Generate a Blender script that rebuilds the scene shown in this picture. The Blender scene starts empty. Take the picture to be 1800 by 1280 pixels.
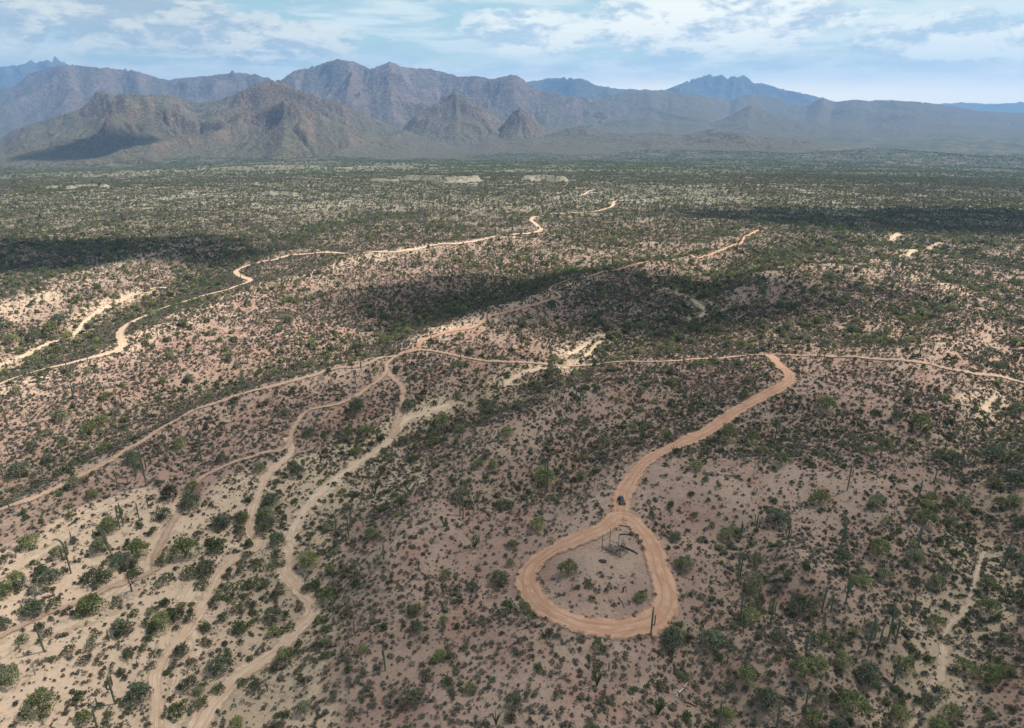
import bpy, math, random
import numpy as np
from math import radians as R, sin, cos, tan, atan, pi
C = bpy.context.scene
rng = np.random.default_rng(11)
random.seed(5)

# ------------------------------------------------------------------ camera, sky, sun, exposure
PITCH = atan((640 - 190) / 1200)          # horizon at photo row 190
CAM_Z = 110.0
cam = bpy.data.objects.new('camera', bpy.data.cameras.new('camera'))
C.collection.objects.link(cam); C.camera = cam
cam.location = (0, 0, CAM_Z); cam.rotation_euler = (pi / 2 - PITCH, 0, 0)
cam.data.sensor_width = 36; cam.data.lens = 24; cam.data.clip_start = 1; cam.data.clip_end = 200000
SUN_EL, SUN_AZ = R(56), R(68)             # azimuth clockwise from the view axis (+Y)
SUNDIR = np.array([sin(SUN_AZ) * cos(SUN_EL), cos(SUN_AZ) * cos(SUN_EL), sin(SUN_EL)])
sl = bpy.data.lights.new('sun', 'SUN'); sl.energy = 4.8; sl.angle = R(0.53); sl.color = (1.0, 0.94, 0.85)
so = bpy.data.objects.new('sun', sl); C.collection.objects.link(so)
so.rotation_euler = (pi / 2 - SUN_EL, 0, pi - SUN_AZ)
C.view_settings.view_transform = 'Standard'; C.view_settings.look = 'None'
C.view_settings.exposure = 0.75; C.view_settings.gamma = 1
C.cycles.use_denoising = True
C.cycles.transparent_max_bounces = 24
C.cycles.volume_bounces = 0
C.cycles.max_bounces = 6; C.cycles.diffuse_bounces = 2


class NT:
    """small node-tree helper"""
    def __init__(s, tree):
        s.t = tree; s.n = tree.nodes; s.l = tree.links
    def a(s, kind, **kw):
        nd = s.n.new(kind)
        for k, v in kw.items(): setattr(nd, k, v)
        return nd
    def put(s, v, sock):
        if v is None: return
        if isinstance(v, bpy.types.NodeSocket): s.l.new(v, sock)
        else: sock.default_value = v
    def m(s, op, a, b=None, c=None, clamp=False):
        nd = s.a('ShaderNodeMath', operation=op, use_clamp=clamp)
        s.put(a, nd.inputs[0]); s.put(b, nd.inputs[1]); s.put(c, nd.inputs[2])
        return nd.outputs[0]
    def v(s, op, a, b=None):
        nd = s.a('ShaderNodeVectorMath', operation=op); s.put(a, nd.inputs[0]); s.put(b, nd.inputs[1])
        return nd.outputs[0]
    def noise(s, vec, scale, detail=4, rough=.5, dist=0.0, lac=2.0):
        nd = s.a('ShaderNodeTexNoise'); s.put(vec, nd.inputs['Vector'])
        nd.inputs['Scale'].default_value = scale; nd.inputs['Detail'].default_value = detail
        nd.inputs['Roughness'].default_value = rough; nd.inputs['Distortion'].default_value = dist
        nd.inputs['Lacunarity'].default_value = lac
        return nd.outputs['Fac']
    def ss(s, v, lo, hi):
        nd = s.a('ShaderNodeMapRange', interpolation_type='SMOOTHSTEP'); s.put(v, nd.inputs['Value'])
        s.put(lo, nd.inputs['From Min']); s.put(hi, nd.inputs['From Max'])
        return nd.outputs['Result']
    def mix(s, f, a, b, mode='MIX'):
        nd = s.a('ShaderNodeMix', data_type='RGBA', blend_type=mode)
        s.put(f, nd.inputs['Factor'])
        for v, sock in ((a, nd.inputs[6]), (b, nd.inputs[7])):
            if isinstance(v, tuple): v = (*v[:3], 1)
            s.put(v, sock)
        return nd.outputs[2]
    def comb(s, x, y, z):
        nd = s.a('ShaderNodeCombineXYZ'); s.put(x, nd.inputs[0]); s.put(y, nd.inputs[1]); s.put(z, nd.inputs[2])
        return nd.outputs[0]
    def sep(s, v):
        nd = s.a('ShaderNodeSeparateXYZ'); s.put(v, nd.inputs[0]); return nd.outputs
    def attr(s, name):
        return s.a('ShaderNodeAttribute', attribute_name=name).outputs['Fac']


w = bpy.data.worlds.new('World'); C.world = w; w.use_nodes = True
T = NT(w.node_tree); T.n.clear()
sky = T.a('ShaderNodeTexSky', sky_type='NISHITA'); sky.sun_disc = False
sky.sun_elevation = SUN_EL; sky.sun_rotation = SUN_AZ
sky.altitude = 600; sky.air_density = 1.0; sky.dust_density = 0.6; sky.ozone_density = 2.0
SKY_S = 0.10
d = T.sep(T.a('ShaderNodeTexCoord').outputs['Generated'])
dx, dy, dz = d[0], d[1], d[2]
zc = T.m('MAXIMUM', dz, 0.0)
az = T.m('ARCTAN2', dx, dy); el = T.m('ARCSINE', zc)
# flat layer high above: long streaks near the horizon
inv = T.m('DIVIDE', 1.0, T.m('ADD', zc, 0.045))
pl = T.comb(T.m('MULTIPLY', dx, inv), T.m('MULTIPLY', dy, inv), 0.0)
n1 = T.noise(pl, 0.85, 7, .58, .3)
streak = T.ss(n1, .36, .58)
# angular layer: heaped cloud tops
pa = T.comb(T.m('MULTIPLY', az, 1.0), T.m('MULTIPLY', el, 2.6), 3.3)
n2 = T.noise(pa, 11.0, 8, .66, .25)
n3 = T.noise(pa, 3.2, 3, .5, .1)
def ell(cx, cy, rx, ry):
    u = T.m('DIVIDE', T.m('SUBTRACT', az, cx), rx); v = T.m('DIVIDE', T.m('SUBTRACT', el, cy), ry)
    q = T.m('ADD', T.m('MULTIPLY', u, u), T.m('MULTIPLY', v, v))
    return T.m('SUBTRACT', 1.0, T.ss(q, .15, 1.6))
cum = T.m('MAXIMUM', ell(.255, .104, .165, .040), T.m('MULTIPLY', ell(-.33, .078, .13, .030), .75))
cum = T.m('MAXIMUM', cum, T.m('MULTIPLY', ell(.57, .075, .16, .028), .7))
cum = T.m('MAXIMUM', cum, T.m('MULTIPLY', ell(.03, .095, .10, .030), .7))
n4 = T.noise(pa, 24.0, 3, .55, .3)
bil = T.m('MULTIPLY', T.m('ABSOLUTE', T.m('SUBTRACT', n4, .5)), 4.0)      # rounded billows with dark creases
hraw = T.m('ADD', T.m('ADD', T.m('MULTIPLY', n2, .75), T.m('MULTIPLY', T.m('SUBTRACT', bil, .45), .10)), T.m('MULTIPLY', T.m('SUBTRACT', cum, .5), .40))
cum = T.m('MAXIMUM', cum, T.m('MULTIPLY', ell(-.52, .100, .22, .050), .58))
hraw = T.m('ADD', T.m('ADD', T.m('MULTIPLY', n2, .80), T.m('MULTIPLY', T.m('SUBTRACT', bil, .45), .10)), T.m('MULTIPLY', T.m('SUBTRACT', cum, .5), .36))
heap = T.ss(hraw, .255, .36)
thin = T.m('MULTIPLY', T.ss(T.m('ADD', n2, T.m('MULTIPLY', T.m('SUBTRACT', n3, .5), .9)), .36, .60), .60)
# veil at the far edge of the sky, thicker towards the horizon
veil = T.m('MULTIPLY', T.m('SUBTRACT', 1.0, T.ss(el, 0.0, .12)), .52)
dens = T.m('MAXIMUM', T.m('MAXIMUM', T.m('MULTIPLY', streak, .80), thin), T.m('MAXIMUM', T.m('MULTIPLY', heap, .95), veil), clamp=True)
pn = T.comb(az, T.m('ADD', T.m('MULTIPLY', el, 2.6), .045), 3.3)
lit = T.m('MULTIPLY', T.m('SUBTRACT', n2, T.noise(pn, 11.0, 7, .66, .25)), 7.0)
greyzone = T.m('ADD', T.m('MULTIPLY', T.ss(T.m('MULTIPLY', az, -1.0), -.15, .45), .5), T.m('MULTIPLY', T.ss(az, .35, .62), .45))
gz = T.m('MULTIPLY', T.m('MULTIPLY', greyzone, T.ss(T.noise(pl, .55, 5, .55), .38, .60)), T.ss(el, .06, .13))
pbill = T.m('MULTIPLY', T.m('SUBTRACT', bil, .45), T.m('MULTIPLY', heap, .9))
shade = T.m('ADD', T.m('ADD', T.m('ADD', .62, lit), pbill), T.m('ADD', T.m('MULTIPLY', gz, -1.2), T.m('MULTIPLY', T.m('MULTIPLY', cum, heap), .30)), clamp=True)
ccol = T.mix(shade, (.49, .60, .72), (1.02, 1.03, .97))
ccol = T.mix(T.m('SUBTRACT', 1.0, T.ss(el, .0, .060)), ccol, (1.12, 1.05, .88))
ccol = T.mix(T.m('SUBTRACT', 1.0, T.ss(el, .012, .055)), ccol, (1.75, 1.45, 1.0))
skyc = T.mix(1.0, sky.outputs[0], (.95, 1.04, .88), 'MULTIPLY')
sc_ = T.a('ShaderNodeVectorMath', operation='SCALE'); T.put(skyc, sc_.inputs[0]); sc_.inputs[3].default_value = SKY_S
up = T.m('SUBTRACT', 1.0, T.m('MULTIPLY', T.ss(el, .2, .9), .55))
cc = T.a('ShaderNodeVectorMath', operation='SCALE'); T.put(ccol, cc.inputs[0]); T.put(T.m('MULTIPLY', up, T.m('ADD', .80, T.m('MULTIPLY', T.m('SUBTRACT', 1.0, T.ss(el, .0, .07)), .28))), cc.inputs[3])
dens = T.m('MAXIMUM', dens, T.m('MULTIPLY', T.m('SUBTRACT', 1.0, T.ss(el, .015, .07)), .9))
veilc = T.mix(T.ss(n1, .40, .58), (.25, .34, .47), (.62, .68, .70))
low = T.mix(T.m('MULTIPLY', T.m('MAXIMUM', streak, thin), .80, None, True), sc_.outputs[0], veilc)
hor = T.m('SUBTRACT', 1.0, T.ss(el, .015, .085))
hd = T.m('MAXIMUM', T.m('MULTIPLY', heap, T.m('ADD', .55, T.m('MULTIPLY', cum, .42))), T.m('MULTIPLY', hor, .9), None, True)
dim = T.a('ShaderNodeVectorMath', operation='SCALE'); T.put(cc.outputs[0], dim.inputs[0])
T.put(T.m('SUBTRACT', 1.0, T.m('MULTIPLY', T.ss(T.m('MULTIPLY', az, -1.0), -.05, .45), .24)), dim.inputs[3])
mixc = T.mix(1.0, T.mix(hd, low, dim.outputs[0]), (.93, .91, .83), 'MULTIPLY')
bg = T.a('ShaderNodeBackground'); T.put(mixc, bg.inputs[0]); bg.inputs[1].default_value = 1.0
T.l.new(bg.outputs[0], T.a('ShaderNodeOutputWorld').inputs[0])

# ------------------------------------------------------------------ numbers: noise, projection
def _hash(ix, iy, seed):
    h = (ix.astype(np.int64) * 374761393 + iy.astype(np.int64) * 668265263 + seed * 982451653) & 0xffffffff
    h = ((h ^ (h >> 13)) * 1274126177) & 0xffffffff
    return ((h ^ (h >> 16)) & 0xffff) / 65535.0
def vnoise(x, y, seed=0):
    x0 = np.floor(x); y0 = np.floor(y); fx = x - x0; fy = y - y0
    fx = fx * fx * fx * (fx * (fx * 6 - 15) + 10); fy = fy * fy * fy * (fy * (fy * 6 - 15) + 10)
    a = _hash(x0, y0, seed); b = _hash(x0 + 1, y0, seed); c = _hash(x0, y0 + 1, seed); e = _hash(x0 + 1, y0 + 1, seed)
    return (a + (b - a) * fx) * (1 - fy) + (c + (e - c) * fx) * fy
def fbm(x, y, scale, octv=3, seed=0, gain=.5):
    s = 0; am = 1; tot = 0; x = np.asarray(x, float) / scale; y = np.asarray(y, float) / scale
    for i in range(octv):
        s = s + am * (vnoise(x, y, seed + i * 17) - .5) * 2; tot += am; am *= gain; x = x * 2.03 + 7.1; y = y * 2.03 - 3.7
    return s / tot
def sstep(t, lo, hi):
    t = np.clip((t - lo) / (hi - lo), 0, 1); return t * t * (3 - 2 * t)
CP, SP = cos(PITCH), sin(PITCH)
def pix_ray(px, py):
    u = (np.asarray(px, float) - 900) / 1200; v = (640 - np.asarray(py, float)) / 1200
    return u, CP + v * SP, -SP + v * CP            # world direction
def pix_flat(px, py, z=0.0):
    a, b, c = pix_ray(px, py); t = (z - CAM_Z) / c
    return a * t, b * t
def project(x, y, z):
    dpt = y * CP - (z - CAM_Z) * SP
    return 900 + 1200 * x / dpt, 640 - 1200 * (y * SP + (z - CAM_Z) * CP) / dpt, dpt
def flat_poly(pts):
    p = np.array(pts, float); x, y = pix_flat(p[:, 0], p[:, 1]); return np.stack([x, y], 1)
def seg_dist(x, y, poly):
    best = np.full(np.shape(x), 1e9)
    for (ax, ay), (bx, by) in zip(poly[:-1], poly[1:]):
        ex, ey = bx - ax, by - ay; L = ex * ex + ey * ey + 1e-9
        t = np.clip(((x - ax) * ex + (y - ay) * ey) / L, 0, 1)
        best = np.minimum(best, (x - ax - t * ex) ** 2 + (y - ay - t * ey) ** 2)
    return np.sqrt(best)

# ------------------------------------------------------------------ what runs where (photo pixels turned into ground points)
VALLEYS = [  # points, depth m, half width m
    ([(0, 850), (60, 820), (180, 765), (260, 705), (400, 655), (560, 622), (640, 592), (720, 548), (850, 510), (950, 470), (1050, 468), (1200, 440)], 5.0, 20),
    ([(0, 640), (100, 585), (200, 548), (300, 512), (400, 452), (560, 392), (700, 370)], 5.0, 24),
    ([(330, 1280), (450, 1180), (540, 1080), (505, 980), (520, 900), (600, 835), (690, 765), (780, 712), (900, 668), (1045, 598), (1160, 590), (1235, 545), (1240, 480), (1400, 425), (1570, 415), (1700, 440), (1850, 470)], 5.5, 22),
    ([(1250, 770), (1380, 735), (1500, 740), (1620, 760), (1760, 720), (1900, 700)], 5.0, 16),
    ([(1560, 1290), (1640, 1180), (1665, 1090), (1700, 1000), (1730, 870), (1760, 760), (1850, 640)], 7.0, 18),
    ([(1300, 1290), (1260, 1130), (1320, 1030), (1300, 940)], 3.0, 9),
    ([(1560, 1190), (1470, 1110), (1420, 1060)], 3.0, 9),
    ([(1330, 600), (1440, 560), (1560, 600), (1640, 540)], 3.0, 14),
    ([(850, 860), (960, 840), (1100, 740), (1230, 690)], 3.0, 13),
]
RIDGES = [
    ([(900, 1290), (980, 1150), (1050, 1030), (1090, 900), (1130, 820), (1230, 765), (1380, 680)], 4.0, 16),
    ([(620, 1100), (720, 940), (790, 840), (900, 760), (1000, 700)], 4.0, 14),
    ([(1260, 860), (1400, 850), (1540, 870), (1640, 960)], 4.0, 14),
    ([(1420, 1170), (1500, 1100), (1400, 1000)], 3.0, 9),
    ([(1280, 520), (1400, 470), (1500, 480)], 4.0, 16),
    ([(1560, 640), (1700, 590), (1680, 520), (1560, 470)], 5.0, 18),
    ([(60, 880), (240, 790), (350, 730), (500, 680), (640, 645)], 3.5, 12),
    ([(0, 700), (150, 650), (300, 580), (450, 520), (640, 460), (900, 425)], 5.0, 20),
    ([(740, 610), (860, 560), (980, 520), (1110, 468), (1250, 445), (1330, 400)], 4.0, 16),
    ([(0, 560), (200, 480), (330, 430)], 4.0, 26),
]
BANKS = [  # pale eroded cut banks far out
    ([(88, 327), (110, 325), (128, 331)], 6.0, 9), ([(140, 326), (160, 324), (182, 329)], 6.0, 9), ([(660, 311), (690, 313)], 6.0, 10),
    ([(720, 309), (760, 311), (800, 315), (830, 313)], 10.0, 14), ([(930, 311), (960, 309), (985, 314)], 10.0, 14), ([(470, 338), (520, 342)], 5.0, 9),
]
VALLEYS = [(flat_poly(p), a, b) for p, a, b in VALLEYS]
RIDGES = [(flat_poly(p), a, b) for p, a, b in RIDGES]
BANKS = [(flat_poly(p), a, b) for p, a, b in BANKS]
PLAIN = -80.0
def relief(x, y):
    x = np.asarray(x, float); y = np.asarray(y, float)
    r = np.hypot(x, y)
    wx = x + 6 * fbm(x, y, 40, 2, 3); wy = y + 6 * fbm(x, y, 40, 2, 9)
    h = np.zeros_like(x)
    for p, a, b in VALLEYS: h = h - a * np.exp(-(seg_dist(wx, wy, p) / b) ** 2)
    for p, a, b in RIDGES: h = h + a * np.exp(-(seg_dist(wx, wy, p) / b) ** 2)
    for p, a, b in BANKS:
        dd = seg_dist(wx, wy, p); h = h + a * sstep(b - dd, 0, b * .5)
    near = 1 - sstep(r, 900, 2200)
    h = h * (0.25 + .75 * near)
    h = h + 1.6 * fbm(x, y, 75, 3, 21) + 5 * fbm(x, y, 330, 2, 31) * sstep(r, 350, 900)
    rid = 1 - np.abs(fbm(x, y, 34, 3, 77))
    h = h + (rid - .75) * 2.2
    far = sstep(r, 1500, 3200)
    h = h + far * 42 * np.maximum(fbm(x, y, 800, 5, 41), -.12) * (1 - sstep(r, 9000, 14000))
    base = PLAIN * sstep(r, 900, 3000)
    return h + base
def on_ground(px, py, it=14):
    px = np.asarray(px, float); py = np.asarray(py, float)
    a, b, c = pix_ray(px, py); z = np.zeros_like(px)
    for _ in range(it):
        t = (z - CAM_Z) / c; zn = relief(a * t, b * t); z = z * .4 + zn * .6
    t = (z - CAM_Z) / c
    return a * t, b * t, relief(a * t, b * t)
def world_poly(pts):
    p = np.array(pts, float); x, y, z = on_ground(p[:, 0], p[:, 1]); return np.stack([x, y], 1)
def smooth_poly(P, step=1.5, closed=False):
    P = np.array(P); n = len(P); out = []
    idx = range(n) if closed else range(n - 1)
    for i in idx:
        g = (lambda k: P[k % n]) if closed else (lambda k: P[min(max(k, 0), n - 1)])
        p0, p1, p2, p3 = g(i - 1), g(i), g(i + 1), g(i + 2)
        L = np.linalg.norm(p2 - p1); dist = np.hypot(*p1); st = max(step, dist * .006)
        for t in np.linspace(0, 1, max(2, int(L / st)), endpoint=False):
            out.append(.5 * ((2 * p1) + (p2 - p0) * t + (2 * p0 - 5 * p1 + 4 * p2 - p3) * t * t + (3 * p1 - p0 - 3 * p2 + p3) * t ** 3))
    if not closed: out.append(P[-1])
    return np.array(out)

ROADS = [  # name, label, points, width m, closed, colour key
    ('dirt_road', 'orange dirt road closing in a loop round the old ramada', [(1095, 908), (1060, 930), (1018, 947), (965, 972), (935, 997), (926, 1022), (938, 1050), (962, 1073), (1002, 1093), (1052, 1104), (1102, 1105), (1142, 1096), (1166, 1074), (1171, 1045), (1162, 1010), (1150, 970), (1131, 938)], 4.6, True, 'road'),
    ('dirt_road', 'orange dirt road running from the loop past the buggy to the junction', [(1094, 925), (1092, 905), (1093, 880), (1106, 850), (1132, 816), (1180, 788), (1232, 764), (1290, 726), (1340, 698), (1374, 681), (1388, 666), (1376, 649), (1362, 634), (1350, 625)], 4.2, False, 'road'),
    ('dirt_road', 'pale dirt road crossing the middle of the desert past both junctions', [(1860, 672), (1760, 663), (1700, 655), (1640, 642), (1560, 633), (1480, 628), (1400, 626), (1352, 624), (1290, 628), (1220, 632), (1140, 637), (1060, 640), (960, 641), (880, 636), (815, 629), (775, 620), (740, 615), (702, 624), (681, 640), (679, 655), (650, 680), (612, 704), (570, 716), (540, 724), (515, 755), (505, 785), (467, 796), (408, 815), (362, 836), (328, 868), (313, 904), (290, 945), (273, 981), (272, 1003), (231, 1021), (181, 1040), (118, 1067), (59, 1090), (-20, 1132)], 1.9, False, 'track'),
    ('dirt_road', 'dirt track descending diagonally along the low ridge', [(740, 615), (684, 628), (640, 643), (584, 650), (524, 668), (453, 686), (403, 701), (346, 720), (313, 738), (276, 759), (226, 790), (181, 818), (136, 840), (91, 863), (45, 881), (-20, 906)], 2.1, False, 'track'),
    ('dirt_road', 'bright winding dirt road climbing into the distance', [(-20, 684), (60, 655), (118, 641), (181, 625), (215, 610), (212, 585), (242, 562), (282, 545), (322, 532), (369, 518), (413, 505), (440, 494), (423, 486), (415, 478), (430, 470), (470, 459), (504, 451), (544, 447), (600, 446), (660, 443), (711, 441), (761, 432), (815, 427), (862, 419), (902, 413), (929, 411), (951, 404), (943, 396), (934, 387), (953, 380), (1003, 375), (1047, 372), (1075, 364), (1080, 355), (1100, 352)], 3.6, False, 'bright'),
    ('dirt_road', 'narrow orange track leading off through the dark cloud shadow', [(734, 612), (742, 600), (768, 590), (801, 581), (835, 575), (850, 566), (865, 555), (892, 549), (936, 538), (966, 528), (985, 522), (966, 510), (985, 498), (1050, 482), (1114, 466), (1151, 459), (1200, 447), (1223, 454), (1267, 441), (1300, 430), (1310, 417), (1334, 405)], 1.7, False, 'road'),
    ('dirt_road', 'short linking track between the road and the sandy wash', [(681, 652), (694, 668), (708, 686), (706, 714), (697, 745), (690, 772)], 2.4, False, 'track'),
    ('dirt_road', 'sandy track winding between round bushes to the photo bottom', [(505, 770), (510, 800), (470, 835), (458, 860), (444, 899), (440, 936), (453, 960), (410, 985), (383, 1013), (362, 1058), (335, 1103), (292, 1153), (273, 1189), (276, 1235), (274, 1300)], 2.3, False, 'bright'),
    ('dirt_road', 'rutted sandy track curving along the foot of the slope', [(453, 962), (480, 955), (503, 967), (500, 1006), (533, 1042), (550, 1076), (523, 1108), (478, 1153), (420, 1189), (376, 1235), (335, 1300)], 3.8, False, 'bright'),
    ('dirt_road', 'faint pale spur beyond the bright winding road', [(1020, 345), (1030, 340), (1050, 333)], 3.0, False, 'bright'),
]
WASHES = [
    ('sandy_wash', 'broad braided sand channel crossing the sunlit flat', [(-20, 1150), (60, 1120), (150, 1085), (215, 1040), (262, 1000), (270, 960), (300, 930)], 7.0),
    ('sandy_wash', 'pale sand channel between the round bushes', [(330, 1060), (345, 1020), (372, 985), (405, 960), (440, 965)], 4.0),
    ('sandy_wash', 'pale sandy belt beside the lower winding track', [(300, 1290), (318, 1200), (350, 1140), (330, 1090)], 4.5),
    ('sandy_wash', 'sand spilling along the upper edge of the sunlit flat', [(-20, 1020), (40, 990), (110, 950), (170, 900), (230, 880)], 4.0),
    ('sandy_wash', 'pale sandy wash widening between the bushes', [(503, 965), (515, 930), (545, 884), (580, 852), (625, 818), (680, 780), (720, 735), (790, 712)], 5.0),
    ('sandy_wash', 'dry sandy wash bed in the middle of the desert', [(885, 680), (905, 664), (945, 650), (1010, 640), (1060, 592), (1035, 603), (1000, 625)], 3.8),
    ('sandy_wash', 'dry sandy wash beside the bright road', [(-20, 652), (40, 628), (90, 603), (130, 592), (150, 566), (180, 545), (230, 520), (290, 506)], 4.2),
    ('sandy_wash', 'narrow sand channel on the dark eastern slope', [(1592, 1300), (1630, 1215), (1655, 1180), (1662, 1110), (1700, 1070), (1716, 1010), (1728, 970)], 1.5),
    ('sandy_wash', 'sand patch at the bend of the eastern gully', [(1728, 722), (1740, 706), (1750, 698)], 3.5),
    ('sandy_wash', 'thin pale wash in the cloud-shaded hollow', [(1228, 560), (1238, 545), (1200, 520), (1160, 505)], 3.0),
    ('sandy_wash', 'pale wash patch among dense trees', [(1565, 425), (1574, 414), (1582, 412)], 9.0),
    ('sandy_wash', 'pale wash strip among dense trees', [(1596, 452), (1606, 440), (1640, 432), (1655, 428)], 5.0),
]
ROADW = []
for nm, lb, pts, wd, cl, key in ROADS:
    ROADW.append(smooth_poly(world_poly(pts), 1.2, cl))
WASHW = [smooth_poly(world_poly(p), 1.6) for _, _, p, _ in WASHES]
def coarse(P, k=4): return np.vstack([P[::k], P[-1:]])
def road_gap(x, y):
    """distance outside the nearest road edge (negative on the road)"""
    g = np.full(np.shape(x), 1e9)
    for (nm, lb, p, wd, cl, key), P in zip(ROADS, ROADW):
        Q = coarse(P, 3)
        if cl: Q = np.vstack([Q, Q[:1]])
        g = np.minimum(g, seg_dist(x, y, Q) - wd * .5)
    for (nm, lb, p, wd), P in zip(WASHES, WASHW):
        g = np.minimum(g, seg_dist(x, y, coarse(P, 3)) - wd * .30 * (fbm(x, y, 11, 2, 717) > -.22))
    return g
LOOP_IN = world_poly([(1095, 930), (1060, 945), (1000, 965), (962, 990), (948, 1015), (958, 1045), (985, 1068), (1050, 1087), (1110, 1088), (1145, 1075), (1152, 1045), (1142, 1005), (1130, 965)])
def in_poly(x, y, P):
    c = np.zeros(np.shape(x), bool); n = len(P)
    for i in range(n):
        x1, y1 = P[i]; x2, y2 = P[(i + 1) % n]
        c ^= ((y1 > y) != (y2 > y)) & (x < (x2 - x1) * (y - y1) / (y2 - y1 + 1e-12) + x1)
    return c
SANDY = [flat_poly(p) for p in ([(0, 1100), (100, 1000), (250, 950), (330, 1000), (420, 1050), (300, 1150), (120, 1180)],
                                [(450, 960), (500, 860), (620, 820)], [(380, 1250), (480, 1100)])]
def zones(x, y):
    """sand, green (drainage), bare (ridge) in 0..1"""
    nz = 8 * fbm(x, y, 30, 2, 61)
    sd = np.zeros_like(x)
    for P in SANDY: sd = np.maximum(sd, 1 - sstep(seg_dist(x, y, P) + nz, 8, 32))
    for P in WASHW: sd = np.maximum(sd, .8 * (1 - sstep(seg_dist(x, y, coarse(P)) + nz * .4, 4, 13)))
    g = np.zeros_like(x)
    for p, a, b in VALLEYS: g = np.maximum(g, np.exp(-((seg_dist(x, y, p) + nz * .7) / (b * .95)) ** 2) * min(1, .45 + a * .1))
    bare = np.zeros_like(x)
    for p, a, b in RIDGES: bare = np.maximum(bare, np.exp(-((seg_dist(x, y, p) + nz) / (b * .9)) ** 2))
    return sd, g, bare * (1 - g)

# ------------------------------------------------------------------ mesh helpers
def mesh_np(name, V, F, mats=(), smooth=False, midx=None):
    V = np.asarray(V, np.float32); F = np.asarray(F, np.int32); k = F.shape[1]
    me = bpy.data.meshes.new(name)
    me.vertices.add(len(V)); me.vertices.foreach_set('co', V.ravel())
    me.loops.add(F.size); me.loops.foreach_set('vertex_index', F.ravel())
    me.polygons.add(len(F)); me.polygons.foreach_set('loop_start', np.arange(0, F.size, k, dtype=np.int32))
    try: me.polygons.foreach_set('loop_total', np.full(len(F), k, np.int32))
    except Exception: pass
    for m_ in mats: me.materials.append(m_)
    if midx is not None: me.polygons.foreach_set('material_index', np.asarray(midx, np.int32))
    me.update(calc_edges=True)
    if smooth: me.polygons.foreach_set('use_smooth', np.ones(len(F), bool))
    return me
def fattr(me, name, vals):
    a = me.attributes.new(name, 'FLOAT', 'POINT'); a.data.foreach_set('value', np.asarray(vals, np.float32).ravel())
def link(name, me, parent=None, loc=None):
    o = bpy.data.objects.new(name, me); C.collection.objects.link(o)
    if parent is not None: o.parent = parent
    if loc is not None: o.location = loc
    return o
def tag(o, label=None, cat=None, group=None, kind=None):
    if label: o['label'] = label
    if cat: o['category'] = cat
    if group: o['group'] = group
    if kind: o['kind'] = kind
    return o
def grid_faces(nr, nc, wrap=False):
    i = np.arange(nr - 1)[:, None]; j = np.arange(nc if wrap else nc - 1)[None, :]; j2 = (j + 1) % nc
    return np.stack([i * nc + j, i * nc + j2, (i + 1) * nc + j2, (i + 1) * nc + j], -1).reshape(-1, 4)
def tube(pts, rad, seg=6, cap=True):
    pts = np.array(pts, float); rad = np.broadcast_to(np.asarray(rad, float), (len(pts),)); V = []; F = []
    up = np.array([.31, .17, .93]); up /= np.linalg.norm(up)
    for i, p in enumerate(pts):
        t = pts[min(i + 1, len(pts) - 1)] - pts[max(i - 1, 0)]; t /= np.linalg.norm(t) + 1e-9
        a = np.cross(t, up if abs(t @ up) < .96 else np.array([1., 0, 0])); a /= np.linalg.norm(a); b = np.cross(t, a)
        for k in range(seg):
            an = 2 * pi * k / seg; V.append(p + rad[i] * (cos(an) * a + sin(an) * b))
    n = len(pts)
    for i in range(n - 1):
        for k in range(seg):
            F.append((i * seg + k, i * seg + (k + 1) % seg, (i + 1) * seg + (k + 1) % seg, (i + 1) * seg + k))
    if cap:
        V.append(pts[-1] + (pts[-1] - pts[-2]) / (np.linalg.norm(pts[-1] - pts[-2]) + 1e-9) * rad[-1] * .5); c = len(V) - 1
        for k in range(seg): F.append(((n - 1) * seg + k, (n - 1) * seg + (k + 1) % seg, c, c))
        V.append(pts[0]); c = len(V) - 1
        for k in range(seg): F.append((k, c, c, (k + 1) % seg))
    return np.array(V), F
class MB:
    def __init__(s): s.V = []; s.F = []; s.n = 0
    def add(s, V, F):
        V = np.asarray(V, float); s.V.append(V); s.F += [tuple(i + s.n for i in f) for f in F]; s.n += len(V); return s
    def tube(s, *a, **k): return s.add(*tube(*a, **k))
    def box(s, c, sz, rot=0.0, taper=1.0, pitch=0.0):
        c = np.array(c, float); hx, hy, hz = np.array(sz) / 2; P = []
        for z in (-1, 1):
            k = taper if z > 0 else 1
            for x, y in ((-1, -1), (1, -1), (1, 1), (-1, 1)): P.append((x * hx * k, y * hy * k, z * hz))
        P = np.array(P); cp, sp = cos(pitch), sin(pitch)
        P = np.stack([P[:, 0], P[:, 1] * cp - P[:, 2] * sp, P[:, 1] * sp + P[:, 2] * cp], 1)
        cr, sr = cos(rot), sin(rot)
        P = np.stack([P[:, 0] * cr - P[:, 1] * sr, P[:, 0] * sr + P[:, 1] * cr, P[:, 2]], 1) + c
        return s.add(P, [(3, 2, 1, 0), (4, 5, 6, 7), (0, 1, 5, 4), (1, 2, 6, 5), (2, 3, 7, 6), (3, 0, 4, 7)])
    def mesh(s, name, mats, smooth=False, midx=None):
        me = bpy.data.meshes.new(name)
        F = [tuple(dict.fromkeys(f)) for f in s.F]
        me.from_pydata(np.vstack(s.V).tolist(), [], F)
        for m_ in mats: me.materials.append(m_)
        if midx is not None: me.polygons.foreach_set('material_index', np.asarray(midx, np.int32))
        if smooth: me.polygons.foreach_set('use_smooth', np.ones(len(me.polygons), bool))
        me.update(); return me

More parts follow.
